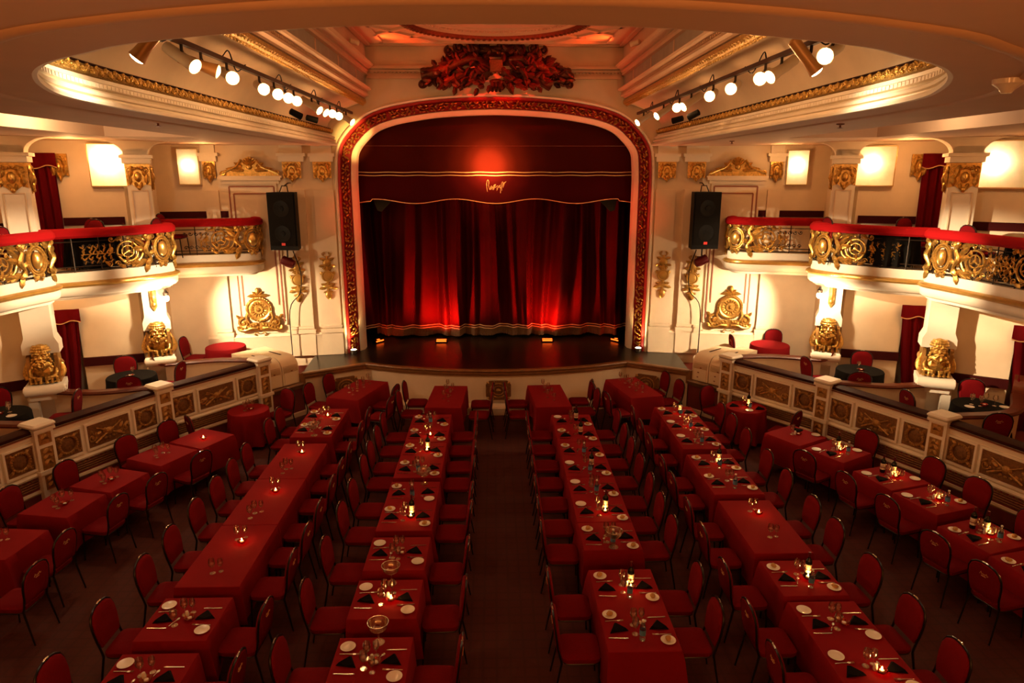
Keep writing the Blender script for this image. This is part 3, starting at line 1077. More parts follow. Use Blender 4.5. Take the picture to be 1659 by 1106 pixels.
def medallion():
    """gilded round medallion: pine cone finial, spreading crest, ringed disc, cradle of scrolls"""
    mb = MB()
    mb.ell((0, -.04, .56), (.045, .045, .09), 8, 6)
    for s in (-1, 1):
        mb.leaf((0, .44), .25, .08, .15 if s > 0 else pi - .15, -.02, .04, -.3 * s)
        mb.leaf((0, .45), .16, .07, .7 if s > 0 else pi - .7, -.02, .04)
        mb.spiral((s * .36, -.20), .13, 1.4, pi / 2, .035, -s, -.03, .12, 16, .03)
        mb.tube(catmull([(s * .05, -.04, -.34), (s * .2, -.06, -.33), (s * .33, -.05, -.38), (s * .47, -.03, -.36), (s * .50, -.02, -.28)], 4), .035, 6)
        mb.tube(catmull([(s * .26, -.03, .05), (s * .30, -.04, -.08), (s * .24, -.04, -.2)], 4), .03, 6)
        mb.leaf((s * .46, -.10), .12, .06, 1.0 if s > 0 else pi - 1.0, -.01, .03)
        mb.tube(catmull([(s * .03, -.02, -.47), (s * .1, -.03, -.44), (s * .14, -.02, -.50), (s * .08, -.02, -.52)], 4), .014, 5)
        for k in range(6):
            mb.ell((s * (.08 + k * .065), -.06, -.24 - .02 * k), (.035, .035, .035), 6, 4)
    mb.slab_xz([(-.5, -.40), (.5, -.40), (.45, -.15), (.28, -.2), (-.28, -.2), (-.45, -.15)], -.02, .01)
    disc = [(.30, .02), (.30, -.03), (.26, -.06), (.22, -.04), (.18, -.05), (.13, -.03), (.10, -.06), (.05, -.06), (.03, -.09), (.005, -.1)]
    mb.loft([[(r * cos(2 * pi * i / 32), y, .12 + r * sin(2 * pi * i / 32)) for i in range(32)] for r, y in disc])
    for i in range(32):
        a = 2 * pi * i / 32
        mb.ell((.285 * cos(a), -.035, .12 + .285 * sin(a)), (.02, .02, .02), 5, 4)
    for i in range(16):
        a = 2 * pi * i / 16
        mb.leaf((.12 * cos(a), .12 + .12 * sin(a)), .08, .035, a, -.045, .015)
    return mb


cap_mesh = gilded_cap(.42, .46)
pil_i = 0
for s in (-1, 1):
    sd = SIDE[s]
    # pilasters beside the arch
    for nm, X, w in (('arch', 4.06, .46), ('inner', 4.73, .50), ('outer', 6.5, .30)):
        y = splay_y(X)
        root = thing('pilaster', {'arch': 'cream wall pilaster with gilded capital right beside the gilded stage arch, %s side',
                                  'inner': 'cream wall pilaster with gilded capital behind the hanging loudspeaker, %s side',
                                  'outer': 'slim cream pilaster with gilded capital beside the small lit window, %s side'}[nm] % sd, 'pilaster', (mx(X, s), y, 1.0), -s * SPLAY)
        mb = MB()
        mb.box((0, -.03, 2.0), (w, .10, 4.0))
        mb.box((0, -.05, .62), (w + .08, .14, .10))
        mb.box((0, -.05, .72), (w + .03, .12, .06))
        mb.box((0, -.04, .3), (w + .04, .10, .58))
        mb.build('shaft', 'plaster', root, False)
        cm = gilded_cap(.42 if nm != 'outer' else .27, .46)
        cm.map(lambda x, yy, z: (x, yy - .08, z + 4.42))
        cm.build('capital', 'gold', root)
        mb = MB()
        mb.box((0, -.05, 4.70), (w + .06, .16, .12))
        mb.box((0, -.06, 4.79), (w + .14, .20, .07))
        mb.box((0, -.02, 4.9), (w, .1, .2))
        mb.build('abacus', 'plaster_white', root, False)
    # hanging ornaments on the pilasters
    for X, tz, h, nm in ((4.07, 2.97, 1.15, 'on the pilaster beside the gilded arch'), (4.76, 2.90, 1.1, 'below the loudspeaker')):
        o = drop_ornament(h).map(lambda x_, y_, z_: (x_ * 1.45, y_, z_)).build('wall_ornament', 'gold_paint')
        place(o, (mx(X, s), splay_y(X) - .10, tz), -s * SPLAY)
        tag(o, 'long gilded drop ornament %s, %s side of the stage' % (nm, sd), 'wall ornament')
    # blind door panel with a pediment
    X = 5.64
    y = splay_y(X)
    root = thing('door_panel', 'tall cream blind door surround with gilded shell pediment, %s side of the stage' % sd, 'panel', (mx(X, s), y, 1.0), -s * SPLAY)
    mb = MB()
    mb.box((0, -.02, 2.55), (1.10, .05, 3.5))
    mb.box((0, -.05, 4.18), (1.24, .12, .07))
    mb.box((0, -.08, 4.25), (1.34, .18, .06))
    mb.box((0, -.07, 4.30), (1.40, .20, .04))
    mb.box((0, -.03, .55), (1.12, .06, .10))
    mb.build('surround', 'plaster', root, False)
    mb = MB()
    for w, z0, z1 in ((.80, 1.3, 3.92), (.98, .9, 4.08)):
        for sx in (-1, 1):
            mb.box((sx * w / 2, -.05, (z0 + z1) / 2), (.03, .02, z1 - z0))
        mb.box((0, -.05, z1), (w, .02, .03))
    mb.build('panel_frame', 'groove', root, False)
    mb = MB()
    mb.slab_xz([(-.66, .0), (.66, .0), (.62, .08), (.42, .12), (.22, .24), (.12, .38), (0, .43), (-.12, .38), (-.22, .24), (-.42, .12), (-.62, .08)], -.03, .02)
    for q in (-1, 1):
        mb.tube(catmull([(q * .64, -.05, .05), (q * .45, -.06, .13), (q * .28, -.06, .20), (q * .16, -.06, .36)], 4), .03, 6)
        mb.spiral((q * .58, .07), .06, 1.2, 0, .02, q, -.05)
        mb.leaf((q * .12, .12), .4, .10, .12 if q > 0 else pi - .12, -.04, .05)
        mb.leaf((q * .15, .2), .2, .08, .5 if q > 0 else pi - .5, -.04, .04)
    for i in range(7):
        mb.leaf((0, .22), .20, .05, pi / 2 + (i - 3) * .32, -.05, .03)
    mb.ell((0, -.06, .2), (.07, .04, .06))
    mb.map(lambda x, yy, z: (x, yy - .08, z + 4.32)).build('pediment', 'gold', root)
    # medallion
    X = 5.70
    o = medallion().build('wall_medallion', 'gold')
    place(o, (mx(X, s), splay_y(X) - .07, 2.09), -s * SPLAY)
    tag(o, 'bright gilded round medallion on the lit wall above the cooling units, %s side' % sd, 'medallion')
    # dado moulding
    mb = MB()
    mb.sweep([(mx(x, s), splay_y(x)) for x in (3.9, 6.9)], [(0, 1.0), (.07, 1.0), (.07, 1.5), (.09, 1.53), (.06, 1.58), (0, 1.6)], side=1 if s > 0 else -1)
    struct(mb, 'trim_%d' % (70 + s), 'plaster')

    # loudspeaker on its bracket with the small spotlight under it
    sp = thing('loudspeaker', 'big black loudspeaker hung on the wall %s of the stage' % ('at the left' if s < 0 else 'at the right'), 'loudspeaker', (mx(4.86, s), 15.86, 3.66), s * .12)
    mb = MB()
    mb.slab_xz([(-.33, 0), (.33, 0), (.33, 1.30), (-.33, 1.30)], .0, .44)
    mb.map(lambda x, yy, z: (x * (1 - .35 * max(0, yy) / .44), yy, z)).build('cabinet', 'black', sp, False)
    mb = MB()
    mb.box((0, -.012, .68), (.60, .02, 1.16))
    gr_ = mb.build('grille', 'grille', sp, False)
    for z, r in ((.38, .19), (.94, .19)):
        mb = MB()
        mb.loft([[(q * cos(2 * pi * i / 24), yy, z + q * sin(2 * pi * i / 24)) for i in range(24)] for q, yy in ((r, -.022), (r, -.034), (r * .88, -.034), (r * .8, -.026), (r * .3, -.022), (r * .28, -.034), (.01, -.04))])
        mb.build('woofer', 'black', sp)
    mb = MB()
    mb.box((0, -.026, .14), (.085, .012, .06))
    mb.build('badge', 'badge', gr_, False)
    mb = MB()
    mb.tube([(-.1, .2, 1.30), (-.06, .25, 1.44), (.06, .25, 1.44), (.1, .2, 1.30)], .014)
    mb.tube([(0, .25, 1.44), (.02, .42, 1.5), (.02, .56, 1.5)], .014)
    mb.build('hanging_bracket', 'iron', sp)
    lp = thing('stage_spotlight', 'small black spotlight clamped below the loudspeaker, %s side of the stage' % sd, 'spotlight', (mx(4.86, s), 16.05, 3.66))
    mb = MB()
    mb.tube([(0, .0, 0), (0, 0, -.18)], .02)
    mb.tube([(-.1, 0, -.28), (-.1, 0, -.2), (.1, 0, -.2), (.1, 0, -.28)], .012)
    mb.build('yoke', 'iron', lp)
    mb = MB()
    mb.at((0, 0, -.30), (0, s * -2.0, 0))
    mb.lathe([(.07, -.16), (.11, -.14), (.115, .02), (.10, .14), (.06, .17)], 14)
    mb.build('housing', 'foil', lp)
    mb = MB()
    mb.tube(catmull([(mx(4.80, s), 16.3, 3.6), (mx(4.66, s), 16.3, 3.1), (mx(4.70, s), 16.28, 2.6), (mx(4.95, s), 16.2, 2.2), (mx(4.97, s), 16.2, 1.02)], 5), .012, 5)
    o = mb.build('cable', 'black')
    tag(o, 'thin black cable running down the wall below the loudspeaker, %s side' % sd, 'cable')

# ---- lit windows in the upper walls of the boxes: frosted pane, frame, bulb behind it
def window(i, a, b, x0, x1, z0, z1, bulb, e, s):
    """a, b: wall ends in plan; the window spans |x| x0..x1"""
    ta, tb = (x0 - a[0]) / (b[0] - a[0]), (x1 - a[0]) / (b[0] - a[0])
    p0 = Vector((mx(x0, s), a[1] + (b[1] - a[1]) * ta))
    p1 = Vector((mx(x1, s), a[1] + (b[1] - a[1]) * tb))
    d = (p1 - p0)
    w = d.length
    c = (p0 + p1) / 2
    ang = atan2(d.y, d.x)
    if ang > pi / 2:
        ang -= pi
    if ang < -pi / 2:
        ang += pi
    h = z1 - z0
    root = bpy.data.objects.new('window_%d' % i, None)
    COL.objects.link(root)
    root.location = (c.x, c.y, z0)
    root.rotation_euler = (0, 0, ang)
    root['kind'] = 'structure'
    mb = MB()
    for sx in (-1, 1):
        mb.box((sx * (w / 2 + .008), -.03, h / 2), (.016, .03, h + .032))
        mb.box((0, -.03, h / 2 + sx * (h / 2 + .008)), (w, .03, .016))
    mb.build('window_frame', 'gold_paint', root, False)
    mb = MB()
    mb.add([(-w / 2, -.035, 0), (w / 2, -.035, 0), (w / 2, -.035, h), (-w / 2, -.035, h)], [(0, 1, 2, 3)])
    mb.build('pane', 'frosted', root, False)
    return root, c, ang, w, h

# openings are lit by bulbs between the wall and the pane
WIN = [(-1, (7.45, 14.2), (8.55, 13.85), 7.30 + .06, 7.95, 5.14, 5.93, (0, .5), 190), (-1, (5.9, 16.28), (7.65, 15.95), 6.70, 7.12, 5.14, 5.9, (0, .42), 34),
       (1, (5.9, 16.28), (7.65, 15.95), 6.72, 7.16, 5.13, 5.88, (-.02, .45), 60), (1, (7.45, 14.2), (8.55, 13.85), 7.36, 8.02, 5.14, 5.9, (-.08, .45), 62), (1, (8.58, 12.45), (9.45, 11.85), 8.62, 9.4, 5.14, 5.93, (-.22, .42), 90),
       (-1, (8.58, 12.45), (9.45, 11.85), 8.62, 9.4, 5.14, 5.93, (-.1, .42), 90)]
for i, (s, a, b, x0, x1, z0, z1, bulb, e) in enumerate(WIN):
    root, c, ang, w, h = window(i + 1, a, b, x0, x1, z0, z1, bulb, e, s)
    # shallow light box standing proud of the wall face
    for o in KIDS[root.name]:
        o.location = (0, -.09, 0)
    mb = MB()
    for sx in (-1, 1):
        mb.box((sx * (w / 2 + .012), -.06, h / 2), (.02, .14, h + .04))
        mb.box((0, -.06, h / 2 + sx * (h / 2 + .012)), (w + .04, .14, .02))
    mb.build('light_box', 'plaster_white', root, False)
    lx, lz = bulb
    loc = Vector((c.x, c.y)) + Vector((cos(ang), sin(ang))) * lx + Vector((sin(ang), -cos(ang))) * .045
    lamp('POINT', 'window_bulb_light', (loc.x, loc.y, z0 + lz * h / .79), e * .27, CREAMY, 0.03)

# ---- doorway curtains in the side walls
DOORS = [((8.55, 13.85), (9.22, 13.64)), ((9.45, 11.85), (10.1, 11.4))]
for s in (-1, 1):
    for k, (a, b) in enumerate(DOORS):
        for lev, (z0, z1) in enumerate(((.76, 2.75), (3.5, 5.78))):
            p0, p1 = Vector((mx(a[0], s), a[1])), Vector((mx(b[0], s), b[1]))
            c = (p0 + p1) / 2
            d = p1 - p0
            ang = atan2(d.y, d.x)
            if ang > pi / 2:
                ang -= pi
            if ang < -pi / 2:
                ang += pi
            w = d.length + .12
            root = thing('doorway_curtain', 'dark red curtain with short pelmet in the %s doorway, %s box on the %s side' % (('lower', 'upper')[lev], ('middle', 'near')[k], SIDE[s]), 'curtain', (c.x, c.y - .05, z0), ang, 'doorway curtains of the boxes')
            mb = MB()
            h = z1 - z0
            mb.grid(lambda u, v: ((u - .5) * w * (1 - .22 * (1 - v) ** 2 * (1 if lev == 0 else .3)) + (.10 * s * (1 - v) if lev == 0 else 0), .035 * sin(u * 34 + v) - .04, v * (h - .1)), 70, 6)
            mb.build('drape', 'door_curtain', root)
            mb = MB()
            mb.grid(lambda u, v: ((u - .5) * (w + .08), -.10 + .012 * sin(u * 20), h - .02 - (1 - v) * (.26 + .03 * sin(u * 13))), 40, 2)
            mb.build('pelmet', 'door_curtain', root)
            mb = MB()
            mb.tube([((u / 40 - .5) * (w + .08), -.115 + .012 * sin(u / 2), h - .02 - (.26 + .03 * sin(u * 13 / 40))) for u in range(41)], .010, 4)
            mb.build('piping', 'cord', root)

for s in (-1, 1):
    for X, Y, w, l in ((8.43, 13.88, .30, 'beside the upper doorway of the middle box'), (9.34, 11.92, .30, 'beside the upper doorway of the near box')):
        cm = gilded_cap(w, .5)
        o = cm.build('wall_capital', 'gold')
        place(o, (mx(X, s), Y - .06, 5.50), -s * .3)
        tag(o, 'small gilded capital %s, %s side' % (l, SIDE[s]), 'capital')

# ---- sculpted bearded bust (atlas figure) that carries the box columns
def bust_mesh():
    """bearded bust with a tall wreath cap, a ring in the mouth, folded arms and paws below"""
    mb = MB()
    E = mb.ell
    E((0, .0, .22), (.22, .13, .22), 12, 8)             # trunk
    E((0, -.12, .58), (.125, .13, .17), 12, 9)          # head
    mb.tube([(0, -.24, .64), (0, -.275, .57), (0, -.25, .545)], [.02, .036, .03], 7)      # nose
    for s in (-1, 1):
        mb.tube([(s * .02, -.245, .645), (s * .06, -.245, .665), (s * .11, -.20, .645)], .022, 6)   # brow
        E((s * .055, -.235, .615), (.022, .018, .016), 6, 5)
        E((s * .07, -.225, .55), (.042, .04, .042), 8, 5)       # cheek
        E((s * .135, -.12, .60), (.025, .035, .05), 6, 5)       # ear
        mb.tube([(s * .01, -.255, .515), (s * .06, -.25, .50), (s * .10, -.21, .46)], [.022, .024, .014], 6)   # moustache
        for k in range(4):                                       # curls beside the face
            E((s * (.14 + .02 * (k % 2)), -.14 - .015 * k, .52 - .055 * k), (.036, .04, .034), 6, 5)
        for k in range(5):                                       # beard strands
            mb.tube(catmull([(s * (.015 + .022 * k), -.235 + .008 * k, .47), (s * (.03 + .024 * k), -.255 + .01 * k, .38 + .01 * k), (s * (.01 + .024 * k), -.245 + .012 * k, .29 + .02 * k)], 3), [.024, .026, .026, .026, .024, .018, .012], 6)
        mb.tube(catmull([(s * .18, -.02, .40), (s * .215, -.08, .28), (s * .20, -.17, .17), (s * .12, -.24, .15)], 3), [.045, .048, .046, .042, .04, .038, .036, .034, .032, .030], 8)
        for k in range(4):
            mb.tube([(s * .13, -.24, .16 - .018 * k), (s * .085, -.27, .165 - .02 * k), (s * .055, -.265, .16 - .02 * k)], .012, 5)   # fingers
        for k in range(3):                                       # folds of the cloak behind
            mb.tube(catmull([(s * (.22 + .03 * k), .04, .52 - .06 * k), (s * (.30 + .02 * k), .0, .32 - .05 * k), (s * (.26 + .02 * k), -.05, .08)], 3), .034, 6)
        for k in range(3):
            E((s * (.05 + .085 * k), -.20 + .02 * k, .03), (.042, .06, .032), 7, 5)    # paws
            mb.tube([(s * (.05 + .085 * k), -.24 + .02 * k, .05), (s * (.05 + .085 * k), -.18, .14)], [.024, .04], 6)
    for row, (r, z) in enumerate(((.15, .70), (.135, .755), (.105, .80))):    # wreath cap in rows
        for k in range(11):
            a = -pi * (.02 + .96 * k / 10)
            E((r * cos(a), -.10 + .85 * r * sin(a), z), (.034, .034, .030), 6, 5)
    E((0, -.08, .74), (.12, .11, .10), 10, 6)
    mb.tube([(.052 * cos(2 * pi * i / 16), -.275, .435 + .062 * sin(2 * pi * i / 16)) for i in range(16)], .012, 6, True)
    return mb


BUST = None
COLUMN = {'near': (8.38, 12.42), 'far': (7.18, 14.30)}
FACE = {'near': .42, 'far': .40}
for s in (-1, 1):
    for key, (X, Y) in COLUMN.items():
        root = thing('box_column', 'cream column with gilded capital and bearded bust between the %s boxes, %s side' % ({'near': 'near and middle', 'far': 'middle and far'}[key], SIDE[s]), 'column', (mx(X, s), Y, .75), -s * FACE[key])
        w = .46 if key == 'near' else .42
        mb = MB()
        mb.box((0, 0, 3.6), (w, w * .9, 3.0))          # upper shaft 2.1..5.1 above the box floor
        mb.box((0, .06, .95), (w * .9, w * .7, 1.9))
        mb.slab_xz([(-w / 2, 2.35), (w / 2, 2.35), (w / 2, 1.75), (w * .62, 1.62), (w * .62, 1.45), (-w * .62, 1.45), (-w * .62, 1.62), (-w / 2, 1.75)], -w * .55, w * .4)
        mb.build('shaft', 'plaster_white', root, False)
        mb = MB()
        for sx in (-1, 1):
            mb.box((sx * w * .34, -w * .45 - .012, 3.55), (.02, .02, 1.5))
        mb.box((0, -w * .45 - .012, 4.3), (w * .68, .02, .02))
        mb.box((0, -w * .45 - .012, 2.9), (w * .68, .02, .02))
        mb.build('recessed_panel', 'plaster', root, False)
        cm = gilded_cap(w * 1.02, .50)
        cm.map(lambda x, y, z: (x, y - w * .46, z + 4.56))
        side = gilded_cap(w * .9, .50)
        side.map(lambda x, y, z: (-s * (w * .51 - y), -x * s * -1, z + 4.56))
        n0 = len(cm.v)
        cm.v += side.v
        cm.f += [[i + n0 for i in f] for f in side.f]
        cm.mi += side.mi
        cm.build('capital', 'gold', root)
        mb = MB()
        mb.box((0, 0, 4.87), (w + .08, w + .06, .10))
        mb.box((0, 0, 4.95), (w + .16, w + .14, .06))
        # curved brackets spreading from the column to the ceiling
        for q in (-1, 1):
            pts = [(q * w * .5, 4.98)] + [(q * (w * .5 + .42 * (1 - cos(t * pi / 2 / 8))), 4.98 + .27 * sin(t * pi / 2 / 8)) for t in range(1, 9)] + [(q * .0, 5.25), (0, 4.98)]
            mb.slab_xz(pts, -w * .45, w * .45)
        mb.build('abacus', 'plaster_white', root, False)
        if BUST is None:
            b = bust_mesh().build('bust', 'gold', root)
            rm = b.modifiers.new('merge', 'REMESH')
            rm.mode = 'VOXEL'
            rm.voxel_size = .008
            rm.use_smooth_shade = True
            BUST = b
        else:
            b = BUST.copy()
            COL.objects.link(b)
            b.parent = root
            KIDS.setdefault(root.name, []).append(b)
        b.location = (0, -w * .42, .92)
        b.scale = (.92, .98, .86)
        mb = MB()
        for q in (-1, 1):
            mb.at((q * w * .52, -.10, .98), (0, 0, q * pi / 2))
            mb.slab_xz([(-.2, -.08), (.16, -.08), (.2, .2), (.12, .42), (-.12, .50), (-.2, .44)], -.01, .05)
            mb.spiral((0, .15), .1, 1.4, 0, .03, 1, -.03)
            mb.leaf((-.1, .3), .25, .12, -.4, -.03, .04)
            mb.leaf((.0, .0), .2, .1, .6, -.03, .04)
        mb.at()
        mb.build('winged_side', 'gold_dull', root)
        mb = MB()
        mb.box((0, -w * .42, .86), (w * 1.3, w * 1.05, .10))
        mb.at((0, -w * .98, .82), (0, pi / 2, 0))
        mb.lathe([(.001, -w * .66), (.10, -w * .66), (.10, w * .66), (.001, w * .66)], 14)
        mb.at()
        mb.slab_xz([(-w * .62, .80), (w * .62, .80), (w * .55, .62), (-w * .55, .62)], -w * .9, w * .3)
        for q in (-1, 1):
            mb.at((q * (w * .66 + .01), -w * .98, .82), (0, 0, q * pi / 2))
            mb.spiral((0, 0), .07, 1.5, 0, .014, 1, 0)
        mb.at()
        mb.build('scroll_bench', 'plaster_white', root, True, 30)
        for q in (-1, 1):
            mb = MB()
            mb.box((q * w * .48, -w * .62, .33), (.15, .16, .66))
            mb.build('leg', 'plaster_white', root, False)
        if key == 'far':
            mb = MB()
            mb.slab_xz([(-.06, 2.34), (.06, 2.34), (.06, 1.95), (0, 1.86), (-.06, 1.95)], -w * .57 - .03, -w * .5)
            mb.leaf((0, 2.3), .3, .10, -pi / 2, -w * .57 - .03, .03)
            mb.ell((0, -w * .57 - .03, 2.0), (.04, .03, .06))
            mb.build('leaf_bracket', 'gold', root)

# wall lamps beside the far columns
for s in (-1, 1):
    X, Y = 6.74, 13.90
    lp = thing('wall_lamp', 'small glaring lamp under the middle balcony beside the far column, %s side' % SIDE[s], 'lamp', (mx(X, s), Y, 2.96))
    mb = MB()
    mb.lathe([(.05, .0), (.055, .06), (.03, .09), (.02, .13)], 12)
    mb.build('socket', 'iron', lp)
    mb = MB()
    mb.ell((0, 0, -.05), (.06, .06, .07), 12, 8)
    mb.build('bulb', 'lens', lp)
    lamp('POINT', 'wall_lamp_light', (mx(X - .08, s), Y - .14, 2.84), 75, CREAMY, 0.04)
    for tx, ty, tz, e2, an in ((7.85, 12.0, 3.75, 12000 if s > 0 else 9000, 12), (6.65, 13.9, 3.7, 9000, 10)) + (((5.6, 15.8, 3.75, 6000, 8),) if s > 0 else ()):
        lamp('SPOT', 'balcony_spot_light', (mx(-3.2, s), 9.6, 6.3), e2, CREAMY, 0.05, (mx(tx, s), ty, tz), an, 0.9)
    lamp('SPOT', 'medallion_spot_light', (mx(6.9, s), 14.0, 2.86), 700, CREAMY, 0.05, (mx(5.55, s), 16.3, 1.95), 62, 0.7)
    lamp('SPOT', 'near_column_spot_light', (mx(-3.2, s), 9.4, 6.3), 8000 if s > 0 else 900, CREAMY, 0.05, (mx(8.25, s), 12.2, 2.05), 9, 0.8)

# ---- balconies of the upper boxes
BAL = {
    'near': dict(front=[(8.45, 7.2), (8.42, 8.6), (8.30, 10.0), (8.16, 11.2), (8.05, 11.85), (7.97, 12.2), (7.98, 12.42), (8.12, 12.58)], back=[(8.6, 12.45), (9.45, 11.85), (10.1, 11.4), (10.45, 11.1), (10.45, 7.2)], egg=[.88, 2.7]),
    'middle': dict(front=[(8.55, 12.35), (8.0, 12.62), (7.55, 12.95), (7.15, 13.35), (6.85, 13.75), (6.70, 14.08), (6.70, 14.3), (6.85, 14.46)], back=[(7.42, 14.45), (7.5, 14.18), (8.55, 13.85), (9.2, 13.6)], egg=[.60]),
    'far': dict(front=[(7.62, 14.75), (7.4, 15.2), (6.9, 15.42), (6.4, 15.55), (5.95, 15.66), (5.65, 15.8), (5.52, 16.0), (5.54, 16.2), (5.66, 16.3)], back=[(5.9, 16.26), (7.6, 15.94)], egg=[.52]),
}


def railing_relief(L, eggs, H, plain=None):
    """open gilded railing in flat (u, -y out, v) coordinates; returns (gold, dark) builders. eggs: distances of the cartouches from the end"""
    g, d = MB(), MB()
    rnd_ = random.Random(6)
    for v, r in ((.03, .014), (.10, .010), (H - .12, .010), (H - .03, .014)):
        d.tube([(L * i / 40, 0, v) for i in range(41)], r, 5)
    n = max(2, int(L / .42))
    for i in range(n + 1):
        d.tube([(L * i / n, 0, .0), (L * i / n, 0, H)], .012, 5)
    for e in eggs:
        u = L - e
        k = H / .62
        if u < .1 or u > L:
            continue
        # cartouche round the egg
        for rr, w in ((1.25, .020), (1.55, .024)):
            g.tube([(u + .105 * k * rr * cos(2 * pi * i / 24), -.05, H * .47 + .155 * k * rr * .93 * sin(2 * pi * i / 24)) for i in range(24)], w, 6, True)
        for q in (-1, 1):
            g.spiral((u + q * .06, H * .90), .05, 1.2, pi / 2, .016, q, -.05)
            g.spiral((u + q * .08, .05), .06, 1.2, -pi / 2, .018, -q, -.05)
            g.leaf((u, H * .84), .14, .06, pi / 2 - q * .5, -.05, .03)
            g.leaf((u, H * .10), .13, .06, -pi / 2 + q * .5, -.05, .03)
            # winged griffin-like figures each side
            x = u + q * .30
            g.tube(catmull([(x + q * .05, -.04, .04), (x - q * .04, -.05, H * .25), (x + q * .05, -.06, H * .48), (x - q * .02, -.06, H * .72), (x + q * .04, -.05, H * .9)], 4), [.03, .05, .06, .045, .03, .03, .04, .05, .055, .05, .045, .04, .035, .04, .045, .04, .03], 7)
            g.ell((x + q * .03, -.07, H * .88), (.045, .045, .05), 8, 6)
            for (dx, dz, l, a) in ((.05, .6, .2, .7), (.06, .5, .18, .2), (-.05, .35, .12, 2.6), (.05, .2, .2, -.5), (.0, .1, .16, -1.2), (-.03, .75, .13, 2.2), (.08, .8, .16, .4), (.1, .1, .18, .2)):
                g.leaf((x + q * dx, H * dz), l * 1.25, .095, a if q > 0 else pi - a, -.04, .035)
            # scroll roundel
            x = u + q * .66
            for rr, w in ((.19, .020), (.11, .014)):
                g.tube([(x + rr * cos(2 * pi * i / 20), -.02, H * .48 + rr * sin(2 * pi * i / 20)) for i in range(20)], w, 6, True)
            for t in range(3):
                a = 2 * pi * t / 3 + pi / 2
                g.tube([(x, -.02, H * .48), (x + .11 * cos(a), -.02, H * .48 + .11 * sin(a))], .016, 5)
            g.spiral((x - q * .02, H * .48), .27, .6, pi if q > 0 else 0, .022, q, -.015, .7, 14)
            for (dx, dz, a) in ((-.18, .85, .3), (-.16, .12, -.4), (.17, .88, 2.8), (.18, .12, -2.7)):
                g.leaf((x + q * dx, H * dz), .14, .06, a if q > 0 else pi - a, -.02, .02)
            for t in range(12):
                x3 = u + q * (.18 + .075 * t)
                if .05 < x3 < L - .03:
                    g.leaf((x3, H * rnd_.uniform(.12, .9)), .11, .05, rnd_.uniform(0, 6.28), -.03, .025, rnd_.uniform(-.8, .8))
                    g.spiral((x3, H * (.16 if t % 2 else .84)), .055, 1.3, rnd_.uniform(0, 6), .012, q, -.03, .2, 12)
            # row of small leaves running on
            for t in range(5):
                x2 = u + q * (.95 + t * .11)
                if .08 < x2 < L - .08:
                    for z_ in (.30, .46, .62):
                        for a_ in (.9, -.9, 2.0):
                            g.leaf((x2 + rnd_.uniform(-.03, .03), H * z_), .085, .028, (a_ if q > 0 else pi - a_) + rnd_.uniform(-.3, .3), -.01, .012)
                    g.tube([(x2 - .06, -.012, H * .46), (x2 + .06, -.012, H * .47)], .008, 5)
                    d.spiral((x2, H * .70), .05, 1.1, 0, .010, q, -.01, .2, 10)
                    d.spiral((x2, H * .24), .05, 1.1, 0, .010, -q, -.01, .2, 10)
    return g, d


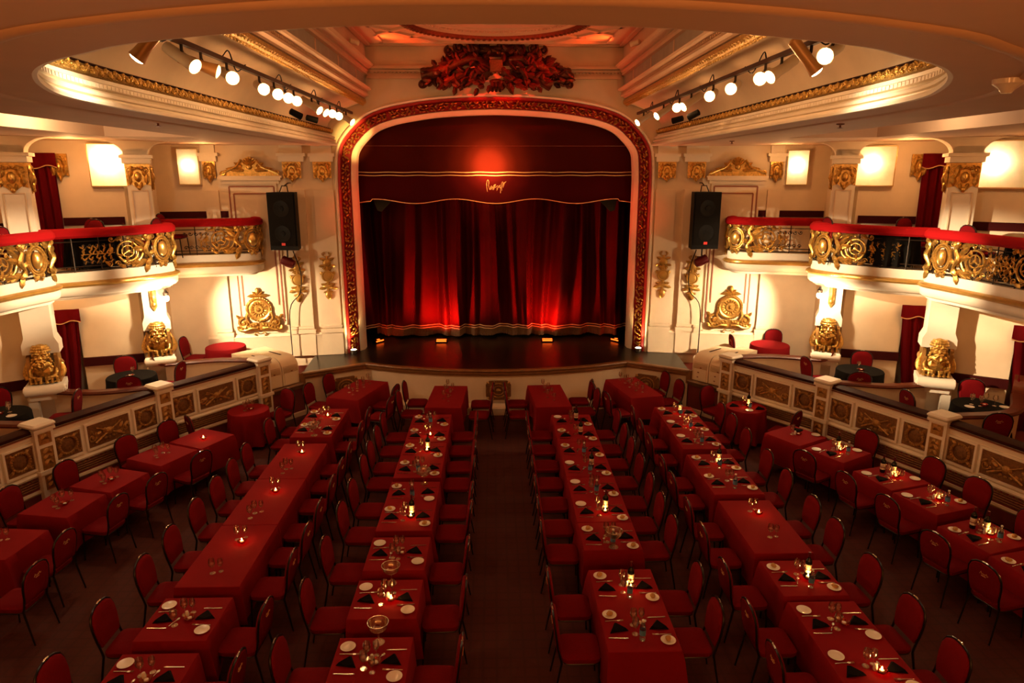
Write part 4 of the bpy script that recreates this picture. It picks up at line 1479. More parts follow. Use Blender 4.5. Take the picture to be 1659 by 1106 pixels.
ZR0, ZR1 = 3.60, 4.28        # railing foot and top
for s in (-1, 1):
    for key, B in BAL.items():
        fr = catmull(B['front'], 5)
        frm = [(mx(x, s), y) for x, y in fr]
        out = 1 if s < 0 else -1          # offset sign: outwards, towards the hall
        P = Path(frm)
        ox, oy = frm[len(frm) // 2]
        root = thing('balcony', 'curved %s balcony with gilded openwork railing and red velvet rail, %s side' % ({'near': 'nearest', 'middle': 'middle', 'far': 'farthest'}[key], SIDE[s]), 'balcony', (ox, oy, 3.1), 0, 'balconies of the upper boxes')
        loc = lambda x, y, z: (x - ox, y - oy, z - 3.1)
        poly = frm + [(mx(x, s), y) for x, y in B['back']]
        mb = MB()
        mb.prism(poly, 3.42, 3.56)
        mb.prism([(p[0] + (0 if i >= len(frm) else 0), p[1]) for i, p in enumerate(poly)], 3.24, 3.30)
        mb.map(loc).build('floor_slab', 'plaster', root, False)
        # test which side of the path is outwards
        mid, dd = P.at(P.len * .5)
        nrm = Vector((dd.y, -dd.x))
        side = 1 if nrm.dot(Vector((CX, 8.0)) - mid) > 0 else -1
        mb = MB()
        mb.sweep(frm, [(.0, 3.42), (.02, 3.42), (.02, 3.60), (.0, 3.60), (-.10, 3.60)], side=side)
        mb.map(loc).build('fascia', 'plaster_white', root, True, 30)
        mb = MB()
        mb.sweep(frm, [(.0, 3.43), (.07, 3.425), (.11, 3.40), (.115, 3.37), (.09, 3.34), (.05, 3.325), (.0, 3.32)], side=side)
        mb.map(loc).build('gold_rim', 'gold_paint', root)
        mb = MB()
        mb.sweep(frm, [(.0, 3.33), (.06, 3.33), (.07, 3.28), (.055, 3.20), (.01, 3.16), (-.05, 3.145), (-.05, 3.12), (-.10, 3.11), (-.10, 3.09), (-.5, 3.08)], side=side)
        mb.map(loc).build('underside_moulding', 'plaster_white', root)
        g, d = railing_relief(P.len, B['egg'] if key != 'near' else [.62, 2.95], ZR1 - ZR0)
        def wrap(x, y, z):
            p, dr = P.at(max(0, min(P.len, x)))
            n2 = Vector((dr.y, -dr.x)) * side
            q = p + n2 * (-y + .0) + dr * (x - max(0, min(P.len, x)))
            return loc(q.x, q.y, z + ZR0)
        if key == 'far':
            # only the outer end is ornate, the rest is plain iron bars
            keep = MB()
            for f in g.f:
                if min(g.v[i][0] for i in f) > P.len - 1.65:
                    keep.f.append(f)
                    keep.mi.append(0)
            keep.v = g.v
            g = keep
        rel = g.map(wrap).build('gilded_relief', 'gold', root)
        for e_ in (B['egg'] if key != 'near' else [.62, 2.95]):
            MB().ell((P.len - e_, -.055, (ZR1 - ZR0) * .47), (.095, .075, .150), 18, 12).map(wrap).build('gilded_egg', 'gold_smooth', rel)
        d.map(wrap).build('iron_bars', 'iron', root)
        mb = MB()
        mb.sweep(frm, [(-.10, ZR1 - .02), (-.11, ZR1 + .05), (-.07, ZR1 + .11), (.0, ZR1 + .125), (.07, ZR1 + .11), (.115, ZR1 + .06), (.12, ZR1 - .01), (.09, ZR1 - .05), (.0, ZR1 - .03), (-.10, ZR1 - .02)], side=side)
        mb.map(loc).build('velvet_rail', 'velvet', root)

# ---- parapets between the hall and the lower boxes
POST = [(5.03, 14.15), (6.285, 12.33), (7.27, 10.36), (8.05, 8.3)]
PH = 1.47


def relief_panel(mb, x0, x1, z0, z1, kind, rnd):
    """carved panel in the local xz plane facing -y"""
    cx_, cz, w, h = (x0 + x1) / 2, (z0 + z1) / 2, x1 - x0, z1 - z0
    mb.slab_xz([(x0, z0), (x1, z0), (x1, z1), (x0, z1)], -.002, .02)
    mb.cur = 1
    if kind == 'round':
        r = min(w, h) * .36
        mb.tube([(cx_ + r * cos(2 * pi * i / 20), -.014, cz + r * sin(2 * pi * i / 20)) for i in range(20)], .020, 6, True)
        for i in range(22):
            t = 2 * pi * i / 22
            mb.ell((cx_ + r * cos(t), -.032, cz + r * sin(t)), (.022, .018, .022), 5, 4)
        mb.cur = 0
        mb.ell((cx_, .002, cz), (r * .8, .02, r * .8), 12, 6)
        mb.cur = 1
        for a in range(4):
            t = pi / 4 + a * pi / 2
            mb.leaf((cx_ + r * cos(t), cz + r * sin(t)), min(w, h) * .22, .06, t, -.005, .02)
            mb.spiral((cx_ + w * .40 * (1 if cos(t) > 0 else -1), cz + h * .38 * (1 if sin(t) > 0 else -1)), .035, 1.2, 0, .010, 1, -.01, .2, 10)
    else:
        # instruments crossed over garlands
        for q in (-1, 1):
            mb.tube([(cx_ - q * w * .34, -.015, cz - h * .34), (cx_ + q * w * .30, -.025, cz + h * .30)], [.022, .012], 6)
            for k in range(4):
                x = cx_ + q * w * (.08 + .10 * k)
                mb.leaf((x, cz + rnd.uniform(-.08, .08)), .11, .06, rnd.uniform(-1.5, 1.5) + (0 if q > 0 else pi), -.005, .025)
            mb.spiral((cx_ + q * w * .40, cz - h * .1), .07, 1.4, 0, .016, q, -.01, .2, 12)
        mb.ell((cx_, -.01, cz), (.09, .035, .07), 10, 6)
        for k in range(9):
            t = k / 8
            mb.ell((x0 + w * (.1 + .8 * t), -.008, z0 + h * (.22 + .25 * (2 * t - 1) ** 2)), (.03, .022, .026), 6, 4)


for s in (-1, 1):
    rnd = random.Random(11)
    for k in range(3):
        A, B = Vector((mx(POST[k][0], s), POST[k][1])), Vector((mx(POST[k + 1][0], s), POST[k + 1][1]))
        if s < 0:
            a, b = A, B
            a, b = B, A       # local x runs so that -y faces the hall
        else:
            a, b = A, B
        d = b - a
        ang = atan2(d.y, d.x)
        # -y of the local frame must look towards the hall's axis
        nloc = Vector((sin(ang), -cos(ang)))
        if nloc.dot(Vector((CX, 9.0)) - a) < 0:
            a, b = b, a
            d = b - a
            ang = atan2(d.y, d.x)
        L = d.length
        root = thing('parapet', 'cream parapet with carved gilded panels and dark handrail, %s section on the %s side' % (('farthest', 'middle', 'nearest')[k], SIDE[s]), 'parapet', (a.x, a.y, 0), ang, 'parapets of the lower boxes')
        x0, x1 = .12, L - .12
        mb = MB()
        mb.box((L / 2, .10, (.75 + PH) / 2 - .05), (L, .16, PH - .75 + .02))
        # frames round the three panels
        W = x1 - x0
        cuts = [(x0 + .05, x0 + W * .245), (x0 + W * .305, x0 + W * .695), (x0 + W * .755, x1 - .05)]
        zc0, zc1 = .84, 1.245
        for (p, q) in cuts:
            for (lo, hi) in ((p - .035, p), (q, q + .035)):
                mb.box(((lo + hi) / 2, .0, (zc0 + zc1) / 2), (.035, .05, zc1 - zc0 + .07))
            for zz in (zc0 - .018, zc1 + .018):
                mb.box(((p + q) / 2, .0, zz), (q - p, .05, .035))
        mb.sweep([(x0 - .1, .03), (x1 + .1, .03)], [(0, .70), (.05, .70), (.06, .73), (.04, .77), (0, .78)])
        mb.sweep([(x0 - .1, .03), (x1 + .1, .03)], [(0, 1.30), (.02, 1.31), (.03, 1.34), (.02, 1.37), (0, 1.38)])
        mb.build('parapet_wall', 'plaster_white', root, False)
        mb = MB()
        mb.box((L / 2, .0, 1.385), (L - .2, .055, .014))
        mb.build('dark_line', 'groove', root, False)
        for j, (p, q) in enumerate(cuts):
            mb = MB()
            relief_panel(mb, p, q, zc0, zc1, 'round' if j != 1 else 'long', rnd)
            mb.build('carved_panel', ['gold_ground', 'gold_dull'], root)
        mb = MB()
        mb.box((L / 2, .06, .585), (L, .10, .20))
        for zz in (.52, .56, .60, .64):
            mb.tube([(.02, .008, zz), (L - .02, .008, zz)], .016, 6)
        for i in range(int(L / .09)):
            mb.ell((.05 + i * .09, .004, .67), (.035, .02, .02), 6, 4)
        mb.build('carved_frieze', 'gold_ground', root)
        mb = MB()
        mb.sweep([(0, .03), (L, .03)], [(0, .40), (.03, .40), (.05, .43), (.04, .47), (0, .48)])
        mb.build('ledge', 'plaster', root)
        mb = MB()
        mb.box((L / 2, .08, .2), (L, .10, .42))
        mb.sweep([(0, .03), (L, .03)], [(0, 0), (.05, 0), (.05, .12), (.03, .15), (0, .16)])
        mb.build('base', 'wood', root, False)
        mb = MB()
        mb.sweep([(.08, .09), (L - .08, .09)], [(-.09, 1.43), (-.10, 1.46), (-.08, 1.49), (.08, 1.49), (.13, 1.47), (.13, 1.43), (.10, 1.41), (-.09, 1.41)])
        mb.build('handrail', 'wood', root)
    for k in range(3):
        X, Y = POST[k]
        ang = -s * .56 if k else -s * .6
        root = thing('parapet_post', 'cream parapet post with gilded faces, %s, %s side' % (('beside the cooling units', 'middle one', 'nearest one')[k], SIDE[s]), 'post', (mx(X, s), Y, 0), s * .56 * 0 + (s * (pi / 2 - .60) if False else -s * -1 * 0), 'parapet posts')
        d = Vector((POST[min(3, k + 1)][0] - POST[max(0, k - 1)][0], POST[min(3, k + 1)][1] - POST[max(0, k - 1)][1])).normalized()
        # face towards the hall
        fx, fy = d.y, -d.x          # normal of the right side, pointing to the axis when negative x
        if fx > 0:
            fx, fy = -fx, -fy
        root.rotation_euler = (0, 0, atan2(fy, fx * s) + pi / 2)
        mb = MB()
        mb.box((0, .06, .75), (.30, .30, 1.5))
        mb.rbox((0, .05, 1.53), (.38, .40, .08), .05)
        mb.box((0, .05, 1.46), (.34, .35, .05))
        mb.box((0, .05, .76), (.34, .35, .06))
        mb.box((0, .05, .10), (.34, .35, .2))
        mb.build('post_body', 'plaster_white', root, False)
        for (z0, z1) in ((1.22, 1.40), (.80, 1.16), (.46, .70)):
            mb = MB()
            mb.slab_xz([(-.10, z0), (.10, z0), (.10, z1), (-.10, z1)], -.10, -.08)
            for i in range(max(1, int((z1 - z0) / .09))):
                for q in (-1, 1):
                    mb.leaf((0, z1 - .03 - i * .09), .10, .07, -pi / 2 + q * .7, -.10, .025)
            mb.ell((0, -.10, z1 - .05), (.04, .03, .04))
            mb.build('gilded_face', 'gold_dull', root)

# ---- curved partitions between neighbouring lower boxes
PART = [((6.95, 13.95), (6.0, 14.25), (5.10, 14.22)), ((8.12, 12.15), (7.3, 12.08), (6.40, 12.36)), ((9.4, 11.5), (8.6, 10.6), (7.42, 10.42))]
for s in (-1, 1):
    for k, pts in enumerate(PART):
        path = [(mx(x, s), y) for x, y in catmull(pts, 8)]
        ox, oy = path[len(path) // 2]
        root = thing('box_partition', 'low curved partition with brown wooden rail, %s, %s side' % (('behind the cooling units', 'between middle and near boxes', 'beside the nearest post')[k], SIDE[s]), 'partition', (ox, oy, .75), 0, 'curved partitions of the lower boxes')
        mb = MB()
        mb.sweep(path, [(-.04, .75), (-.04, 1.47), (.04, 1.47), (.04, .75)])
        mb.map(lambda x, y, z: (x - ox, y - oy, z - .75)).build('partition_wall', 'plaster', root, False)
        mb = MB()
        mb.sweep(path, [(-.10, 1.47), (-.11, 1.50), (-.08, 1.53), (.08, 1.53), (.11, 1.50), (.10, 1.47)])
        # upturned scroll at the column end
        p, q = path[0], path[1]
        d = Vector((p[0] - q[0], p[1] - q[1])).normalized()
        mb.loft([[(p[0] + d.x * t - d.y * w, p[1] + d.y * t + d.x * w, z) for w, z in ((-.10, zz), (.10, zz), (.10, zz + .06), (-.10, zz + .06))] for t, zz in ((-.02, 1.47), (.08, 1.49), (.17, 1.56), (.22, 1.67), (.20, 1.76))], True, True)
        mb.map(lambda x, y, z: (x - ox, y - oy, z - .75)).build('rail', 'wood_warm', root)

# ---- cooling units in the corners beside the stage
for s in (-1, 1):
    d = (Vector((POST[0][0], POST[0][1])) - Vector((4.40, 14.93))).normalized()
    ang = atan2(d.y, d.x)
    for k in range(2):
        c = Vector((4.46, 14.93)) + d * (.23 + k * .44)
        # local -y faces the hall; the body runs back from the ledge
        n = Vector((-d.y, d.x))            # away from the hall
        if n.x < 0:
            n = -n
        # mirrored placement
        root = thing('cooling_unit', 'cream cooling unit with louvred front, %s, %s pair' % (('nearer the stage', 'nearer the parapet post')[k], SIDE[s]), 'air conditioner', (mx(c.x, s), c.y, .79), 0, 'cooling units beside the stage')
        root.rotation_euler = (0, 0, atan2(n.y, n.x * s) - pi / 2)
        w = .42
        prof = [(0.0, 0), (0.0, .34), (.02, .45), (.08, .545), (.18, .60), (.3, .62), (1.25, .64), (1.25, 0)]
        mb = MB()
        mb.add([(x, y, z) for x in (-w / 2, w / 2) for y, z in prof], [(i, (i + 1) % 8, 8 + (i + 1) % 8, 8 + i) for i in range(8)] + [tuple(range(7, -1, -1)), tuple(range(8, 16))])
        mb.build('casing', 'cream_metal', root, True, 30)
        mb = MB()
        for i in range(12):
            t = .30 + .025 * i
            y = 0 if t < .36 else (.3 * ((t - .34) / .3) ** 2)
            mb.box((0, max(0, y) - .004, t), (w - .06, .012, .008))
        mb.build('louvres', 'gold_paint', root, False)
        mb = MB()
        mb.box((0, -.006, .15), (w - .08, .012, .27))
        mb.build('front_panel', 'cream_metal', root, False)
        mb = MB()
        for i, (x, z) in enumerate(((.02, .31), (-.04, .20), (-.05, .09))):
            if (s > 0) or i == 0:
                mb.box((x, -.016, z), (.035, .012, .022))
        mb.build('latch', 'groove', root, False)
        mb = MB()
        mb.box((0, .55, .635), (.03, .45, .006))
        mb.build('slot', 'wood', root, False)

# ---- lighting rails with their spotlights
rail_i = 0
LEFT = [(6.4, 'down'), (7.15, 'bright'), (7.6, 'amber'), (8.3, 'cam'), (9.4, 'cam'), (10.0, 'cam'), (10.5, 'cam'), (10.95, 'cam'), (12.0, 'bright'), (12.45, 'bright'), (13.3, 'cam'), (13.85, 'cam'), (14.7, 'bright')]
RIGHT = [(6.6, 'cam'), (7.05, 'down'), (7.75, 'bright'), (8.2, 'cam'), (9.2, 'cam'), (10.1, 'cam'), (11.2, 'bright'), (11.9, 'cam'), (13.0, 'bright'), (14.7, 'bright')]
for s, L in ((-1, LEFT), (1, RIGHT)):
    X = mx(3.05, s)
    root = thing('lighting_rail', 'dark metal spotlight rail running along the upper wall, %s side of the hall' % SIDE[s], 'lighting rail', (X, 10.5, 6.62))
    mb = MB()
    mb.box((0, 0, 0), (.05, 9.6, .05))
    mb.build('track', 'iron', root, False)
    for y in (-4.2, -1.8, .6, 2.8, 4.4):
        mb = MB()
        mb.tube([(0, y, .02), (s * .20, y, .10), (s * .47, y, .17)], .014, 5)
        mb.build('wall_bracket', 'iron', root)
    rr = random.Random(4 + s)
    for i in range(5):
        y = -4.2 + i * 1.9
        mb = MB()
        mb.tube(catmull([(0, y, .03), (.02, y + .15, .08 + rr.uniform(0, .05)), (.0, y + .4, -.07), (.01, y + .7, .04)], 5), .008, 4)
        mb.build('cable', 'black', root)
    for i, (y, kind) in enumerate(L):
        nm = {'down': 'hood turned down at the wall', 'bright': 'glowing bulb turned sideways', 'amber': 'amber hood and dim bulb', 'cam': 'glaring bulb facing the gallery'}[kind]
        ro = thing('rail_spotlight', 'spotlight with %s, %s from gallery, %s rail' % (nm, ORD[i], SIDE[s]), 'spotlight', (X, y, 6.56), 0, 'spotlights on the rails')
        if kind == 'cam':
            tgt = Vector((CX + s * -1.2, 2.0, 4.2))
        elif kind == 'down':
            tgt = Vector((X + s * .28, y - .05, 6.1))
        elif kind == 'amber':
            tgt = Vector((CX, y + .6, 5.4))
        else:
            tgt = Vector((CX + s * .6, y - .9, 4.9))
        o = Vector((X - s * .02, y, 6.46))
        dirv = (tgt - o).normalized()
        rot = dirv.to_track_quat('Z', 'Y').to_euler()
        mb = MB()
        mb.m = Matrix.Translation((-s * .02, 0, -.10)) @ dirv.to_track_quat('Z', 'Y').to_matrix().to_4x4()
        mb.lathe([(.03, -.26), (.055, -.24), (.058, -.10), (.055, .0), (.066, .10), (.075, .14), (.068, .14), (.05, .02)], 14, caps=False)
        mb.add([(.03 * cos(i_ * pi / 4), .03 * sin(i_ * pi / 4), -.26) for i_ in range(8)], [tuple(range(8))])
        mb.build('hood', {'down': 'can_amber', 'amber': 'can_amber'}.get(kind, 'can_white'), ro)
        mb2 = MB()
        mb2.m = mb.m.copy()
        mb2.lathe([(.066, .13), (.055, .15), (.03, .16), (.002, .163)], 14)
        mb2.build('bulb', {'cam': 'lens', 'bright': 'lens', 'amber': 'lens_amber', 'down': 'lens'}[kind], ro)
        mb = MB()
        mb.tube([(0, 0, .06), (0, 0, -.02), (-s * .02, 0, -.08)], .016, 6)
        mb.build('clamp', 'iron', ro)
        tip = o + dirv * .22
        e = {'cam': 6.5, 'bright': 6.5, 'amber': 6, 'down': 9}[kind]
        if kind == 'down':
            lamp('SPOT', 'rail_spotlight_light', tuple(tip), 40, CREAMY, .05, tuple(o + dirv * 4), 130, .8)
        elif kind != 'amber':
            lamp('POINT', 'rail_spotlight_light', tuple(tip), e, (1.0, .46, .165), .05)

# red spotlights at the far ends of the rails, trained on the arch and the crest
RED = (1.0, 0.03, 0.01)
for s in (-1, 1):
    for tgt, e, a, y, z in (((mx(3.40, s), 16.8, 2.6), 550, 10, 11.6, 6.3), ((mx(3.38, s), 16.8, 4.5), 550, 11, 12.6, 6.3), ((CX + s * .5, 16.5, 7.50), 800, 24, 14.6, 7.60)):
        ro = thing('red_spotlight', 'small dark spotlight throwing red light, %s, %s side' % ('aimed at the carved crest' if z > 6.5 else 'aimed low at the arch frame' if tgt[2] < 3 else 'aimed high at the arch frame', SIDE[s]), 'spotlight', (mx(2.88 if z > 6.5 else -3.2, s), y, z + (.3 if z > 6.5 else .1)))
        o = Vector((mx(2.78 if z > 6.5 else -3.2, s), y, z + (.3 if z > 6.5 else 0)))
        dirv = (Vector(tgt) - o).normalized()
        mb = MB()
        mb.m = Matrix.Translation(o - Vector(ro.location)) @ dirv.to_track_quat('Z', 'Y').to_matrix().to_4x4()
        mb.lathe([(.03, -.12), (.05, -.11), (.055, .08), (.05, .08), (.04, .0)], 10, caps=True)
        mb.build('hood', 'black' if z < 6.5 else 'cream_metal', ro)
        lamp('SPOT', 'red_spotlight_light', tuple(o + dirv * .1), e, RED, .04, tgt, a, .7)

for s in (-1, 1):
    lamp('SPOT', 'red_ceiling_light', (mx(2.55, s), 15.7, 7.86), 46, (1, .09, .015), .04, (CX + s * .4, 15.2, 8.75), 125, .8)

# small ceiling fittings on the underside of the upper floor
mb = MB()
mb.lathe([(.001, -.09), (.03, -.09), (.05, -.06), (.09, -.03), (.095, 0)], 16)
o = mb.build('smoke_detector', 'porcelain')
place(o, (3.42, 4.73, 6.0))
tag(o, 'white round smoke detector on the low ceiling at the upper corner', 'smoke detector')
for i, (x, y, l) in enumerate(((4.42, 9.0, 'right side, beside the bright window'), (4.70, 13.9, 'right side, above the loudspeaker'), (-4.1, 8.85, 'left side, beside the lit coffer'))):
    mb = MB()
    mb.lathe([(.002, -.06), (.04, -.055), (.012, -.045), (.012, -.02), (.05, -.012), (.05, 0)], 12)
    o = mb.build('sprinkler_head', 'bronze')
    place(o, (x, y, 6.0))
    tag(o, 'small round sprinkler fitting on the low ceiling, %s' % l, 'sprinkler', 'sprinklers')

# footlights and uplights of the stage
for i, (x, y, rz, l) in enumerate(((-1.42, 17.7, 0, 'left of centre before the curtain'), (1.40, 17.7, 0, 'right of centre before the curtain'), (-3.1, 17.75, .9, 'at the left end before the curtain'), (3.25, 17.7, -.9, 'at the right end before the curtain'))):
    ro = thing('footlight', 'low red footlight on the stage floor, %s' % l, 'footlight', (x, y, 1.0), rz, 'footlights')
    mb = MB()
    mb.slab_xz([(-.16, 0), (.16, 0), (.16, .075), (-.16, .075)], -.06, .06)
    mb.build('housing', 'black', ro, False)
    mb = MB()
    big = i < 2
    mb.box((0, .0, .08), (.26 if big else .07, .05, .012))
    mb.add([(-.13, -.064, .035), (.13, -.064, .035), (.13, -.064, .068), (-.13, -.064, .068)], [(0, 1, 2, 3)])
    mb.build('lens', 'foot_lens', ro, False)
    if big:
        lamp('SPOT', 'footlight_light', (x, y + .05, 1.20), 360, (1, .035, .012), .05, (x * 1.02, 18.42, 2.8), 150, 1.0)
    else:
        lamp('SPOT', 'footlight_light', (x, y, 1.2), 8, (1, .05, .015), .05, (x * .9, 18.4, 1.4), 90, .7)
for s in (-1, 1):
    ro = thing('uplight', 'small round uplight glowing at the foot of the gilded arch, %s side' % SIDE[s], 'uplight', (mx(3.56, s), 16.55, 1.0), 0, 'uplights at the arch')
    mb = MB()
    mb.lathe([(.07, 0), (.085, .02), (.09, .12), (.08, .12), (.07, .10)], 14)
    mb.build('housing', 'steel', ro)
    mb = MB()
    mb.lathe([(.078, .112), (.05, .125), (.002, .13)], 14)
    mb.build('bulb', 'lens', ro)
    lamp('SPOT', 'uplight_light', (mx(3.56, s), 16.52, 1.16), 140, (1, .60, .2), .04, (mx(3.54, s), 16.82, 2.6), 70, .8)
# warm spotlight on the upper left bend of the arch, red glow on the pelmet
lamp('SPOT', 'arch_spot_light', (-1.2, 13.2, 6.2), 1500, (1, .62, .15), .04, (-3.22, 16.75, 6.15), 15, .8)
for e_, an_ in ((60000, 3.4), (38000, 5.0), (15000, 8.0), (5000, 12.0)):
    lamp('SPOT', 'pelmet_spot_light', (CX - .1, .9, 5.72), e_, (1, .42, .12), .03, (CX - .16, 17.45, 5.56), an_, 1.0)

# ================================================================ FURNITURE
def round_rect(w, h, r, n=4, top=None):
    pts = []
    for q, (ux, uy) in enumerate(((1, 1), (-1, 1), (-1, -1), (1, -1))):
        for k in range(n + 1):
            t = (q + k / n) * pi / 2
            pts.append((ux * (w / 2 - r) + r * cos(t), uy * (h / 2 - r) + r * sin(t)))
    return pts


def make_chair():
    """banquet stacking chair facing +y"""
    t = thing('banquet_chair', 'x', 'chair')
    mb = MB()
    pts = round_rect(.43, .42, .07, 4)
    rings = []
    for dz, k in ((0, .96), (.02, 1.0), (.05, .99), (.065, .90), (.072, .6)):
        rings.append([(x * k, y * k, .425 + dz) for x, y in pts])
    mb.loft(rings, True, True)
    mb.build('seat', 'fabric', t)
    # back: rounded top, tapering to the bottom, tilted
    def out(k):
        p = [(-.165, .52), (.165, .52), (.19, .60), (.205, .72), (.20, .82), (.17, .885), (.11, .925), (.05, .94), (-.05, .94), (-.11, .925), (-.17, .885), (-.20, .82), (-.205, .72), (-.19, .60)]
        return [(x * k, .73 + (z - .73) * k) for x, z in p]
    tilt = lambda y, z: y - .235 - (z - .5) * .13
    mb = MB()
    mb.loft([[(x, tilt(y, z), z) for x, z in out(k)] for y, k in ((.035, .6), (.03, .93), (.015, 1.0), (-.012, 1.0), (-.022, .95), (-.024, .5))], True, True)
    # the small embroidered emblem on the rear of the back
    mb.cur = 1
    for pp in (((-.05, .80), (-.035, .835), (-.02, .80), (-.01, .82), (.0, .80)), ((.0, .80), (.015, .82), (.02, .80), (.035, .83), (.05, .80), (.06, .815)), ((-.03, .785), (.03, .785))):
        mb.tube([(x, tilt(-.026, z), z) for x, z in pp], .0035, 4)
    back = mb.build('backrest', ['fabric', 'cord'], t)
    mb = MB()
    p = out(1.04)
    mb.tube([(x, tilt(-.005, z), z) for x, z in p[2:]], .012, 6)
    for s in (-1, 1):
        mb.tube([(s * .197, tilt(-.005, .60), .60), (s * .19, -.23, .50), (s * .195, -.21, .42)], .012, 6)
    mb.build('back_frame', 'frame_metal', t)
    mb = MB()
    mb.tube([(x * .93, y * .93, .418) for x, y in pts], .011, 5, True)
    mb.build('seat_frame', 'frame_metal', t)
    for s in (-1, 1):
        MB().tube([(s * .19, .18, .42), (s * .205, .205, .0)], [.013, .010], 6).build('leg', 'frame_metal', t)
        MB().tube([(s * .195, -.21, .43), (s * .21, -.29, .0)], [.013, .010], 6).build('leg', 'frame_metal', t)
    mb = MB()
    mb.tube([(-.04, tilt(-.005, .952), .955), (0, tilt(-.005, .962), .962), (.04, tilt(-.005, .952), .955)], .008, 6)
    mb.build('handle', 'chrome', back)
    return t


CHAIR = Proto(make_chair())


def chair(x, y, rz, label, group, z=0.0):
    j = random.uniform(-.05, .05)
    return CHAIR.put((x, y, z), rz + j, label, group)


def cloth_mb(w, d, drop, seed, top=.752):
    rr = random.Random(seed)
    ph = [rr.uniform(0, 6) for _ in range(4)]
    mb = MB()
    nx_, ny_ = max(6, int(w / .06)), max(6, int(d / .06))
    per = []
    for i in range(nx_):
        per.append((-w / 2 + w * i / nx_, -d / 2, 0, -1))
    for i in range(ny_):
        per.append((w / 2, -d / 2 + d * i / ny_, 1, 0))
    for i in range(nx_):
        per.append((w / 2 - w * i / nx_, d / 2, 0, 1))
    for i in range(ny_):
        per.append((-w / 2, d / 2 - d * i / ny_, -1, 0))
    n = len(per)
    rings = []
    # top, rim, skirt
    rings.append([(x * .985, y * .985, top) for x, y, a, b in per])
    rings.append([(x, y, top - .004) for x, y, a, b in per])
    for k, f in enumerate((.25, .5, .75, 1.0)):
        ring = []
        for i, (x, y, a, b) in enumerate(per):
            corner = min(abs(abs(x) - w / 2), 1) + min(abs(abs(y) - d / 2), 1)
            c = math.exp(-corner * 14)
            wv = .010 * f * sin(i * .9 + ph[0]) + .012 * f * sin(i * .37 + ph[1])
            o = .012 + wv + .045 * f * c
            l = (a * a + b * b) ** .5 or 1
            ring.append((x + a * o + (.02 * f * c * (1 if x > 0 else -1)), y + b * o + (.02 * f * c * (1 if y > 0 else -1)), top - drop * f + .012 * c * f))
        rings.append(ring)
    mb.loft(rings, True)
    mb.add([(x * .985, y * .985, top) for x, y, a, b in per], [tuple(range(n))])
    return mb


def make_table(w, d, name='banquet_table'):
    t = thing(name, 'x', 'table')
    MB().rbox((0, 0, .73), (w - .02, d - .02, .03), .02).build('tabletop', 'wood', t, False)
    for sx in (-1, 1):
        for sy in (-1, 1):
            MB().tube([(sx * (w / 2 - .06), sy * (d / 2 - .08), .72), (sx * (w / 2 - .05), sy * (d / 2 - .07), 0)], .014, 6).build('leg', 'frame_metal', t)
    return t


TABLES = {}
CLOTHS = {}


def table(x, y, w, d, rz, where, tgroup='banquet tables under red cloths', drop=.50):
    key = (round(w, 2), round(d, 2))
    if key not in TABLES:
        TABLES[key] = Proto(make_table(w, d))
    TABLES[key].put((x, y, 0), rz, 'banquet table under the red cloth, ' + where, tgroup)
    ck = key + (drop,)
    if ck not in CLOTHS:
        CLOTHS[ck] = cloth_mb(w, d, drop, len(CLOTHS)).mesh('tablecloth', 'cloth', True, 50)
    o = bpy.data.objects.new('tablecloth', CLOTHS[ck])
    COL.objects.link(o)
    place(o, (x, y, 0), rz)
    tag(o, 'red tablecloth on the banquet table, ' + where, 'tablecloth', 'red tablecloths')


def round_cloth_mb(r, drop, top=.752, seed=0):
    rr = random.Random(seed)
    mb = MB()
    n = 96
    rings = [[(r * .97 * cos(2 * pi * i / n), r * .97 * sin(2 * pi * i / n), top) for i in range(n)]]
    for f in (.03, .2, .5, .8, 1.0):
        ring = []
        for i in range(n):
            a = 2 * pi * i / n
            o = r * (1 + .02 * f) + .085 * f * (sin(a * 13 + 1.5 * sin(a * 3)) * .6 + .3) * min(1, f * 1.5)
            ring.append((o * cos(a), o * sin(a), top - .003 - drop * f))
        rings.append(ring)
    mb.loft(rings, True)
    mb.add(rings[0], [tuple(range(n))])
    return mb


def make_round_table(r):
    t = thing('round_table', 'x', 'table')
    mb = MB()
    mb.lathe([(.001, .715), (r - .03, .715), (r - .02, .73), (r - .03, .745), (.001, .745)], 32)
    mb.build('tabletop', 'wood', t)
    mb = MB()
    mb.lathe([(.18, 0), (.17, .02), (.04, .05), (.035, .7), (.10, .715)], 14)
    mb.build('pedestal', 'frame_metal', t)
    return t


ROUND = {}


def round_table(x, y, z, r, m, colour, where, drop=.66):
    if r not in ROUND:
        ROUND[r] = Proto(make_round_table(r))
    ROUND[r].put((x, y, z), 0, 'round table under the %s cloth, %s' % (colour, where), 'round tables')
    o = round_cloth_mb(r, drop, .752, int(x * 10)).build('tablecloth', m)
    place(o, (x, y, z))
    tag(o, '%s cloth hanging over round table, %s' % (colour, where), 'tablecloth', 'cloths on the round tables')


# ---- tableware prototypes
def make_plate():
    t = MB()
    t.lathe([(.001, .004), (.041, .003), (.046, .0), (.051, .004), (.074, .014), (.077, .017), (.072, .018), (.050, .010), (.037, .008), (.001, .008)], 28)
    o = t.build('bread_plate', 'porcelain')
    return tag(o, 'x', 'plate')


def make_roll():
    mb = MB()
    mb.ell((0, 0, .022), (.036, .030, .022), 14, 8)
    rr = random.Random(2)
    mb.map(lambda x, y, z: (x * (1 + .12 * sin(z * 90 + y * 60)), y * (1 + .10 * sin(x * 80)), z * (1 + .1 * sin(x * 70 + y * 50))))
    return tag(mb.build('bread_roll', 'bread'), 'x', 'bread roll')


